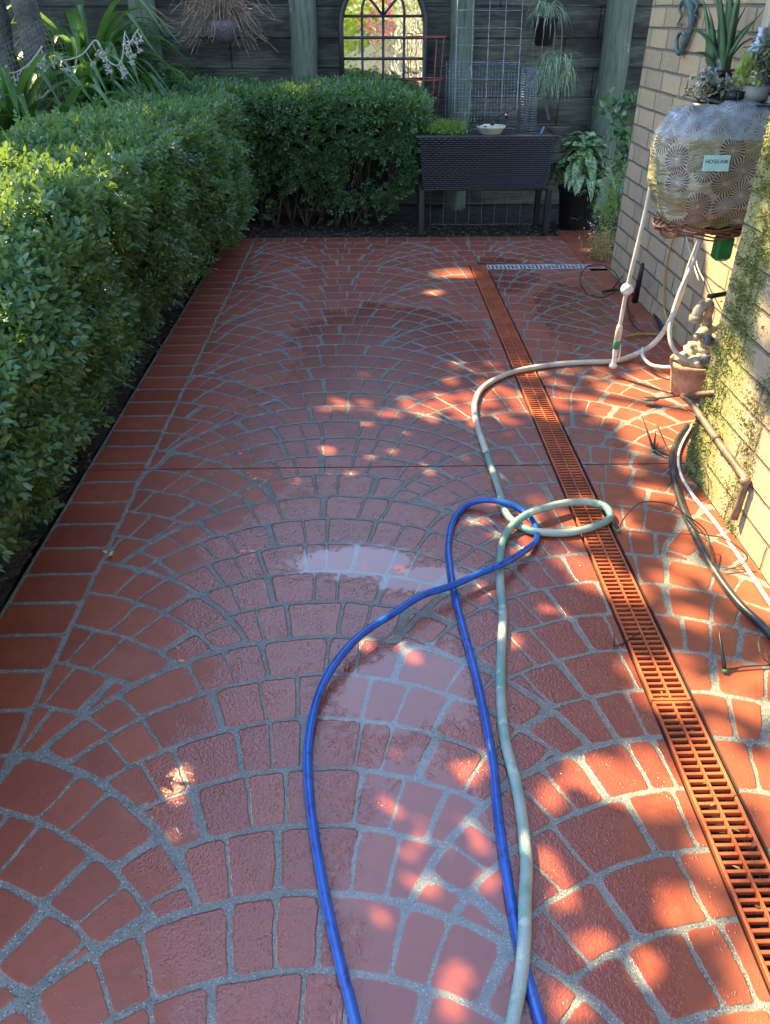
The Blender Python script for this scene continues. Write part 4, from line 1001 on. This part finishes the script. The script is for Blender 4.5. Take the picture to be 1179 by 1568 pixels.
wicker().build('front_panel', mt_wicker, pl)
b = MB(); b.box((.985, 6.985, .555), (1.05, .385, .37), bev=.01); b.build('tub', mt_wicker, pl)
b = MB(); b.box((.98, 6.78, .752), (1.16, .035, .022), bev=.006); b.box((.98, 7.20, .752), (1.16, .035, .022), bev=.006); b.box((.415, 6.99, .752), (.03, .385, .022), bev=.004); b.box((1.545, 6.99, .752), (.03, .385, .022), bev=.004); b.build('rim', mt_wicker, pl)
b = MB(); b.box((.985, 6.80, .358), (1.02, .03, .025), bev=.006); b.build('lower_rail', mt_wicker, pl)
for x, y in ((.46, 6.80), (1.525, 6.80), (.47, 7.17), (1.515, 7.17)):
    b = MB(); b.box((x, y, .17), (.05, .05, .37), bev=.008); b.build('leg', mt_wicker, pl)
b = MB(); b.box((.98, 6.99, .750), (1.09, .38, .012)); o = b.build('potting_soil', mt_soil, pl)
mt_frame2 = plain('dull_wire', (.20, .21, .22), .5, .3, 30)
# rack of wire leaning under the planter
def grid(name, label, p00, p10, p01, nx, nz, r, mat, group=None, skip=0.0, bend=0.0, cat='wire panel'):
    p00, p10, p01 = [np.asarray(q_, float) for q_ in (p00, p10, p01)]; b = MB()
    def P(u, v): return p00+(p10-p00)*u+(p01-p00)*v+np.array([0, -bend*math.sin(u*PI), 0])+RS.normal(0, .0012, 3)
    for i in range(nx+1):
        b.tube([P(i/nx, v) for v in np.linspace(0, 1, 6)], r, 5, 1, False)
    for j in range(nz+1):
        b.tube([P(u, j/nz) for u in np.linspace(0, 1, 8)], r, 5, 1, False)
    return tag(b.build(name, mat), label, cat, group)
grid('wire_rack', 'low wire rack leaning underneath the black planter', (.56, 7.05, .02), (1.46, 7.05, .02), (.56, 7.10, .36), 8, 2, .0022, mt_frame2)
grid('wire_trellis', 'tall galvanised wire trellis panel standing in the planter', (.745, 7.18, .76), (1.27, 7.18, .76), (.755, 7.42, 1.72), 4, 8, .0036, mt_wire)
grid('wire_mesh', 'fine wire mesh leaning behind the trellis panel', (.68, 7.26, .76), (1.28, 7.26, .76), (.68, 7.36, 1.25), 22, 20, .0016, mt_wire, bend=.02)
b = MB()
for k in range(26):
    z = .76+k*.018; rr = .075-.0006*k; b.tube([(1.345+math.cos(a)*rr-.03*(k/26), 7.05+math.sin(a)*rr, z+.004*math.sin(a*2)) for a in np.linspace(0, 2*PI, 15)], .0026, 5, 1, False)
for a in np.linspace(0, 2*PI, 17)[:-1]: b.tube([(1.345+math.cos(a)*.075, 7.05+math.sin(a)*.075, .76), (1.315+math.cos(a)*.06, 7.05+math.sin(a)*.06, 1.22)], .0018, 5, 1, False)
tag(b.build('mesh_roll', mt_wire), 'roll of wire netting standing upright in the right of the planter', 'wire roll')
bo = thing('bowl', 'cream ceramic bowl sitting on the planter soil', 'bowl', (1.02, 6.92, .757))
b = MB(); b.lathe((1.02, 6.93, .757), [(.08, 0), (.085, .004), (.105, .040), (.118, .048), (.122, .060), (.112, .060), (.098, .045), (.075, .02), (0, .018)], 30); b.build('body', mt_cream, bo)
b = MB(); b.tube([PY(708, 200, 6.9), PY(745, 187, 6.93), PY(790, 165, 7.0)], .006, 8, 4)
for a in ((743, 197), (754, 188), (776, 178)): b.sphere(PY(a[0], a[1], 6.9), .021, 14, 10)
tag(b.build('string_lights', mt_black), 'black cord with three round black bulbs lying over the cream bowl', 'string lights')
mt_herb = leafmat('herb', [(.09, .17, .03), (.14, .26, .05), (.20, .30, .06)], .5, .35)
def tuft(name, label, cat, c, rx, ry, h, n, L, W_, mat, up=1.2):
    P = np.array(c)+np.stack([RS.normal(0, rx, n), RS.normal(0, ry, n), np.abs(RS.normal(0, h, n))], 1)
    D = np.stack([RS.normal(0, 1, n), RS.normal(0, 1, n), np.abs(RS.normal(up, .5, n))], 1); v, f = leaves_np(P, D, RS.normal(0, 1, (n, 3)), RS.uniform(.7, 1.3, n)*L, W_, .2, .15)
    return tag(build_np(name, v, f, mat), label, cat)
tuft('herb_clump', 'bright green feathery herbs growing in the left of the planter', 'herb', (.66, 6.95, .755), .075, .05, .035, 1500, .04, .008, mt_herb)
b = MB(); b.box((0, 0, 0), (.014, .004, .12), M=Matrix.Rotation(R(20), 3, 'Y')); o = b.build('plant_label', plain('blue_label', (.16, .22, .42), .5, .1)); o.location = Vector(PY(828, 205, 6.95)); tag(o, 'blue plant label stuck in the right end of the planter', 'label')
b = MB(); b.box((0, 0, 0), (.02, .01, .12), M=Matrix.Rotation(R(-22), 3, 'Y')); o = b.build('tool_handle', plain('purple_black', (.08, .06, .10), .4, .2)); o.location = Vector(PY(838, 172, 7.1)); tag(o, 'short dark tool handle sticking up behind the planter', 'tool')

# tomato cages by the mirror
def cage(label, cx, cy, rings, mat, mat2=None):
    t = thing('tomato_cage', label, 'plant cage', (cx, cy, rings[0][1]))
    for i, (r_, z) in enumerate(rings):
        b = MB(); b.tube([(cx+math.cos(a)*r_, cy+math.sin(a)*r_, z) for a in np.linspace(0, 2*PI, 33)], .0045, 6, 1, False); b.build('ring', mat, t)
    for a in (.4, 2.0, 3.6, 5.2):
        b = MB(); b.tube([(cx+math.cos(a)*r_, cy+math.sin(a)*r_, z) for r_, z in rings], .004, 6, 1, False); b.build('stake', mat, t)
cage('tall red wire plant cage standing between the mirror and the planter', .50, 7.35, [(.09, .55), (.12, .82), (.15, 1.12), (.17, 1.42)], mt_redwire)
cage('low grey wire plant cage inside the red cage beside the planter', .47, 7.15, [(.05, .55), (.07, .72), (.09, .88)], mt_wire)

# arched mirror
mr = thing('arched_mirror', 'arched garden mirror with a black grid frame reflecting sunny foliage', 'mirror', (.16, 7.84, .8))
MX0, MX1, MZ0, MZ1 = -.20, .53, .72, 1.47; MB0 = 1.56; MY = 7.86; mc = (MX0+MX1)/2; mr_ = (MX1-MX0)/2
b = MB(); pts = [(MX0, MY, MZ0), (MX1, MY, MZ0)]+[(mc+mr_*math.cos(a), MY, MZ1+mr_*math.sin(a)*1.1) for a in np.linspace(0, PI, 20)]
n = len(pts); b.add(pts+[(p[0], p[1]+.012, p[2]) for p in pts], [tuple(range(n)), tuple(range(2*n-1, n-1, -1))]+[(i, (i+1) % n, n+(i+1) % n, n+i) for i in range(n)]); b.build('glass', mt_mirror, mr)
b = MB(); out = [(MX0, MY-.015, MZ0)]+[(mc-mr_*math.cos(a), MY-.015, MZ1+mr_*math.sin(a)*1.1) for a in np.linspace(0, PI, 30)]+[(MX1, MY-.015, MZ0), (MX0, MY-.015, MZ0)]
b.tube(out, .022, 8, 1, False); b.build('frame', mt_frame, mr)
b = MB(); xs = [MX0+(MX1-MX0)*k/4 for k in (1, 2, 3)]
for x in xs: b.tube([(x, MY-.01, MZ0), (x, MY-.01, MB0)], .0125, 6, 1, False)
z = MB0
while z > MZ0: b.tube([(MX0, MY-.012, z), (MX1, MY-.012, z)], .0125, 6, 1, False); z -= .158
q_ = mr_/2
b.tube([(mc-q_, MY-.011, MB0)]+[(mc-q_*math.cos(a), MY-.011, MB0+.03+q_*math.sin(a)) for a in np.linspace(0, PI, 14)]+[(mc+q_, MY-.011, MB0)], .0125, 6, 1, False)
for s in (-1, 1): b.tube([(mc, MY-.012, MB0), (mc+s*.10, MY-.012, MB0+.11), (mc+s*.20, MY-.012, MB0+.19)], .0125, 6, 3)
b.tube([(mc, MY-.013, MB0), (mc, MY-.013, MZ1+mr_*1.1)], .0125, 6, 1, False)
b.build('glazing_bars', mt_frame, mr)

# hanging plants on the fence
mt_spider = leafmat('spider_leaf', [(.18, .28, .15), (.34, .42, .28), (.42, .50, .36), (.14, .24, .10)], .4, .35)
def spider(t, c, n, L, r_, hang=.8, w_=.009):
    b = MB()
    for k in range(n):
        a = random.uniform(0, 2*PI); l = L*random.uniform(.6, 1.2); up = random.uniform(.1, .5); c0 = np.array(c)+[random.gauss(0, r_), random.gauss(0, r_), random.gauss(0, r_)]
        d = np.array([math.cos(a), math.sin(a), 0]); b.ribbon([c0, c0+d*l*.35+[0, 0, l*up*.6], c0+d*l*.7+[0, 0, l*(up*.5-.2)], c0+d*l*.9+[0, 0, -l*hang*.7]], w_*random.uniform(.7, 1.2), n=3)
    b.build('leaves', mt_spider, t)
hp = thing('hanging_pot', 'black wall pot on the fence with a striped spider plant and trailing stems', 'hanging plant', (1.52, 7.7, 1.3)); hc = np.array(PY(834, 45, 7.70))
b = MB(); b.lathe(hc-[0, 0, .12], [(.055, 0), (.075, .01), (.105, .20), (.115, .21), (.105, .215), (0, .19)], 24); b.build('pot', mt_black, hp); spider(hp, hc+[0, 0, .12], 60, .22, .03)
b = MB()
for dx in (-.10, -.03, .06, .12): b.tube([hc+[dx*.8, -.08, .10], hc+[dx, -.13, 0], hc+[dx*1.1, -.12, -.15], hc+[dx*1.0+.02, -.10, -.28]], .0028, 5, 5)
b.build('runners', mt_dead, hp)
sp2 = thing('spider_plant', 'cluster of pale spider plantlets dangling below the black wall pot', 'plant', PY(845, 125, 7.6))
for (a, c_, n_) in ((850, 95, 45), (835, 110, 50), (860, 120, 50), (845, 130, 50), (825, 125, 22), (862, 100, 30)): spider(sp2, PY(a, c_, 7.58), n_, .16, .035, 1.2, .008)
bk = thing('hanging_basket', 'dark round hanging basket of dry leafless runners on the left of the fence', 'hanging plant', (-1.17, 7.6, 1.4)); bc = np.array(PY(343, 42, 7.6))
M_ = MatB('dotted_basket'); _o, _x, _y, _z = M_.pos(True); dt = M_.voro(_o, 75, rnd=.2); M_.set('Base Color', M_.mix(dt.ss(.35, .25), (.065, .055, .070), (.20, .18, .20))); M_.set('Roughness', .6)
b = MB(); b.lathe(bc, [(.0, -.125), (.05, -.115), (.10, -.07), (.125, 0), (.125, .05), (.118, .05), (0, .03)], 26); b.build('pot', M_.m, bk)
b = MB()
for k in range(150):
    a = random.uniform(0, 2*PI); l = random.uniform(.12, .42); d = np.array([math.cos(a)*1.1, math.sin(a)*.5, 0]); up = random.uniform(.1, .45); z1 = random.uniform(-.12, .25)
    b.tube([bc+[random.gauss(0, .04), 0, .04], bc+d*l*.4+[0, 0, .04+up*.4], bc+d*l*.8+[0, 0, .05+z1], bc+d*l*1.1+[0, 0, z1-.02+random.gauss(0, .05)]], .0028, 4, 4)
for k in range(3): b.tube([bc+[-.10, -.02, .06], bc+[-.25, -.03, .10-k*.02], bc+[-.40, -.03, -.06+k*.05], bc+[-.52-.05*k, -.02, .02+k*.08]], .0035, 4, 6)
b.build('dry_runners', mt_dead, bk)
# ------------------------------------------------------------------ plants by the wall corner
bp = thing('potted_plant', 'black tub with a broad leaved plant of cream striped leaves beside the planter', 'potted plant', (1.83, 7.0, 0))
b = MB(); b.lathe((1.83, 7.02, 0), [(.12, 0), (.135, .01), (.165, .30), (.178, .31), (.178, .335), (.16, .335), (0, .30)], 28); b.build('pot', mt_black, bp)
mt_var = MatB('striped_leaf'); _g = mt_var.n('ShaderNodeNewGeometry'); _r = V(mt_var.nt, _g.outputs['Random Per Island']); _o, _x, _y, _z = mt_var.pos()
mt_var.set('Base Color', mt_var.mix(mt_var.noise(_o, 42, 2, .5, 1.0).ss(.50, .58)*.8, mt_var.mix(_r, (.05, .13, .04), (.10, .19, .06)), (.36, .43, .25))); mt_var.set('Roughness', .35); mt_var = mt_var.m
def broad(t, c, n, L, W_, mat, spread, h, dn=.5):
    b = MB()
    for k in range(n):
        a = random.uniform(0, 2*PI); q_ = random.random(); l = L*random.uniform(.7, 1.15); d = np.array([math.cos(a), math.sin(a), 0]); c0 = np.array(c)
        s0 = c0+d*spread*q_+[0, 0, h*(1-q_*.8)]; b.ribbon([s0, s0+d*l*.35+[0, 0, l*.15], s0+d*l*.75+[0, 0, -l*dn*.3], s0+d*l*.95+[0, 0, -l*dn]], W_*random.uniform(.7, 1.15), .12, 4)
        if k % 2: b.tube([c0+[0, 0, -.05], (c0+s0)/2+d*.02, s0], .004, 5, 3)
    b.build('leaves', mat, t)
broad(bp, (1.83, 7.02, .33), 60, .18, .095, mt_var, .19, .30, .75); broad(bp, (1.83, 7.02, .38), 50, .20, .09, mt_var, .14, .36, -.1)
fp = thing('flowering_bush', 'ferny green bush with small violet flowers against the brick corner', 'bush', (1.95, 6.35, 0))
n = 4200; P = np.array([2.03, 6.42, .30])+RS.normal(0, 1, (n, 3))*[.10, .16, .17]; P = P[(P[:, 2] > .05)]; v, f = sprigs_np(P[:900], RS.normal(0, 1, (900, 3))+[-.3, -.3, .5], RS.normal(0, .6, (900, 3))+[0, 0, 1], 7, .05, .014, .007); build_np('foliage', v, f, mt_herb, fp)
P = np.array([1.95, 6.30, .30])+RS.normal(0, 1, (60, 3))*[.10, .10, .17]; v, f = leaves_np(P, RS.normal(0, 1, P.shape), RS.normal(0, 1, P.shape), .022, .018, .2, .1); build_np('flowers', v, f, leafmat('violet_flower', [(.14, .10, .42), (.22, .18, .55)], .6, .4), fp)['kind'] = 'stuff'
b = MB()
for k in range(10): b.tube([(2.0, 6.4, -.02), (2.0+random.gauss(0, .04), 6.38, .15), (2.0+random.gauss(0, .1), 6.4+random.gauss(0, .1), .4)], .004, 5, 4)
b.build('stems', mt_twig, fp)
o = tuft('sunlit_clump', 'low clump with golden sunlight put into its leaf colour at the foot of the brick corner', 'plant', (1.80, 6.02, .0), .06, .09, .09, 900, .026, .010, leafmat('sunlit_leaf_tint', [(.22, .22, .05), (.32, .28, .06), (.12, .15, .05), (.30, .22, .12)], .5, .3), .6)  # golden leaf colours stand for yellow sunlight on the clump
cl = thing('climber', 'leafy climber with ivy shaped leaves between the last fence post and the brick wall', 'climber', (2.2, 7.3, .3))
P = []
for (a, c_, n_) in ((935, 165, 14), (950, 170, 12), (965, 160, 16), (975, 150, 16), (960, 205, 26), (970, 225, 30), (955, 240, 26), (925, 160, 6), (945, 195, 16)): P.append(PY(a, c_, 7.1)+RS.normal(0, .035, (n_, 3)))
P = np.concatenate(P); v, f = leaves_np(P, RS.normal(0, 1, P.shape)+[-.3, -.2, 0], RS.normal(0, .6, P.shape)+[0, -.6, .8], RS.uniform(.05, .085, len(P)), .05, .2, .2)
build_np('foliage', v, f, leafmat('ivy_leaf', [(.035, .10, .05), (.06, .15, .07), (.11, .20, .06)], .35, .3), cl)
b = MB(); b.tube([(2.25, 7.2, 0), PY(965, 230, 7.15), PY(955, 190, 7.15), PY(930, 163, 7.15)], .006, 6, 5); b.tube([(2.25, 7.2, 0), PY(972, 200, 7.15), PY(975, 140, 7.15)], .006, 6, 5); b.build('stem', mt_twig, cl)
# ------------------------------------------------------------------ strap leaved plants and trunk behind the left hedge
mt_strap = leafmat('strap_leaf', [(.030, .085, .020), (.055, .135, .028), (.10, .19, .035)], .28, .3)
def clivia(label, c, n, L, w_, h=.5):
    t = thing('strap_leaf_plant', label, 'plant', c, 'dark strap leaved plants behind the hedge'); b = MB()
    for k in range(n):
        a = random.uniform(0, 2*PI); l = L*random.uniform(.65, 1.15); d = np.array([math.cos(a), math.sin(a), 0]); up = random.uniform(.25, .95); c0 = np.array(c, float)+d*.04
        b.ribbon([c0, c0+d*l*.25+[0, 0, l*up*.55], c0+d*l*.60+[0, 0, l*up*.75], c0+d*l*.92+[0, 0, l*(up*.75-.28)]], w_*random.uniform(.8, 1.15), .18, 5)
    b.build('leaves', mt_strap, t)
for lab, (a_, c_, Yv, dz), n, L, w_ in (('strap leaved plant nearest the corner post, its leaves crossing the fence', (175, 95, 7.3, .45), 90, .75, .085), ('large strap leaved plant low beside the net, lit yellow green', (75, 175, 6.0, .35), 85, .70, .085), ('strap leaved plant at the very left edge in front of the tree trunk', (5, 110, 6.0, .45), 50, .8, .08),
                         ('strap leaved plant highest up between the tree trunk and the corner post', (125, 45, 7.4, .45), 90, .85, .09), ('strap leaved plant lowest behind the hedge end', (140, 165, 6.8, .35), 50, .60, .075), ('strap leaved plant in the middle of the dark left corner', (100, 105, 6.8, .40), 85, .75, .085)):
    clivia(lab, tuple(np.array(PY(a_, c_, Yv))-[0, 0, dz]), n, L, w_)
tt = thing('tree', 'rough grey trunk of a tree standing at the top left corner', 'tree', (-3.35, 6.9, 0))
tx = PY(42, 40, 6.6)[0]; b = MB(); b.tube([(tx, 6.6, -.1), (tx, 6.62, .6), (tx, 6.65, 1.2), (tx-.03, 6.7, 2.2), (tx-.1, 6.7, 3.4)], [.11, .095, .09, .085, .07], 16, 8)
b.tube([(tx-.26, 6.7, -.1), (tx-.25, 6.7, .8), (tx-.28, 6.75, 2.0), (tx-.4, 6.8, 3.2)], [.10, .09, .08, .07], 14, 8)
vv = np.array(b.v); vv += vnoise(vv, 51, 22)[:, None]*.009*np.array([1, 1, 0]); b.v = [tuple(q_) for q_ in vv]; b.build('trunk', plain('grey_bark', (.11, .105, .095), .9, .5, 7, bump=.05, bscale=30, c2=(.05, .05, .045)), tt)
n = 3000; P = np.array([-3.4, 7.0, 3.9])+unit(RS.normal(0, 1, (n, 3)))*RS.uniform(.5, 1.1, (n, 1)); v, f = leaves_np(P, RS.normal(0, 1, (n, 3)), RS.normal(0, 1, (n, 3)), .12, .05); build_np('crown', v, f, mt_tree, tt)
fs_ = thing('dried_flower_stem', 'drooping pale dried flower stem strung across the dark leaves at the top left', 'flower stem', PY(60, 110, 5.9))
mt_pale = leafmat('papery_flower', [(.34, .35, .33), (.50, .51, .48), (.42, .42, .36)], .7, .4); b = MB(); tips = []
for path in ([(-20, 70), (0, 100), (15, 112), (40, 102), (55, 85), (65, 70)], [(82, 80), (95, 92), (125, 84), (145, 62), (155, 72), (165, 92), (180, 100), (188, 85), (190, 60), (192, 48)], [(196, 75), (205, 55), (212, 45)]):
    pts = [PY(a, c_, 5.9+random.uniform(-.05, .05)) for a, c_ in path]; b.tube(pts, .0045, 5, 5); sp_ = smooth_path(pts, 4)
    for p in sp_[1::2]: q_ = p+[random.gauss(0, .02), random.gauss(0, .02), -.035-random.random()*.03]; b.tube([p, q_], .003, 4, 1, False); tips.append(q_)
b.build('stem', mt_pale, fs_)
P = np.repeat(np.array(tips), 9, 0); D = RS.normal(0, 1, P.shape)+[0, 0, -.6]; v, f = leaves_np(P, D, RS.normal(0, 1, P.shape), .030, .010, .2, .3); struct(build_np('flowers', v, f, mt_pale, fs_), 'stuff')
# bird netting hung over the left plants
b = MB(); n1, n2 = 34, 46
def NP(u, v): return np.array([-2.75+.75*u+.03*math.sin(v*7), 5.55+.55*u+.10*math.sin(u*5), 1.30-1.05*v+.25*u*(1-v)+.03*math.sin(u*9)])
for i in range(n1+1): b.tube([NP(i/n1, v) for v in np.linspace(0, 1, 9)], .0011, 3, 1, False)
for j in range(n2+1): b.tube([NP(u, j/n2) for u in np.linspace(0, 1, 9)], .0011, 3, 1, False)
tag(b.build('garden_net', plain('grey_net', (.16, .17, .15), .7, .2)), 'fine grey garden net hung beside the left strap leaved plants', 'net')
# leaves and grit caught in the long drain
n = 90; P = np.stack([RS.uniform(.785, .872, n), RS.uniform(.4, 5.6, n), RS.choice([-.004, .003, -.012], n)], 1)
D = np.stack([RS.normal(0, 1, n), RS.normal(0, 1, n), RS.normal(0, .3, n)], 1); v, f = leaves_np(P, D, np.array([0, 0, 1.])+RS.normal(0, .3, (n, 3)), RS.uniform(.008, .022, n), .006)
struct(build_np('drain_litter', v, f, leafmat('litter', [(.10, .07, .04), (.22, .15, .07), (.05, .04, .03)], .8, .1)), 'stuff')
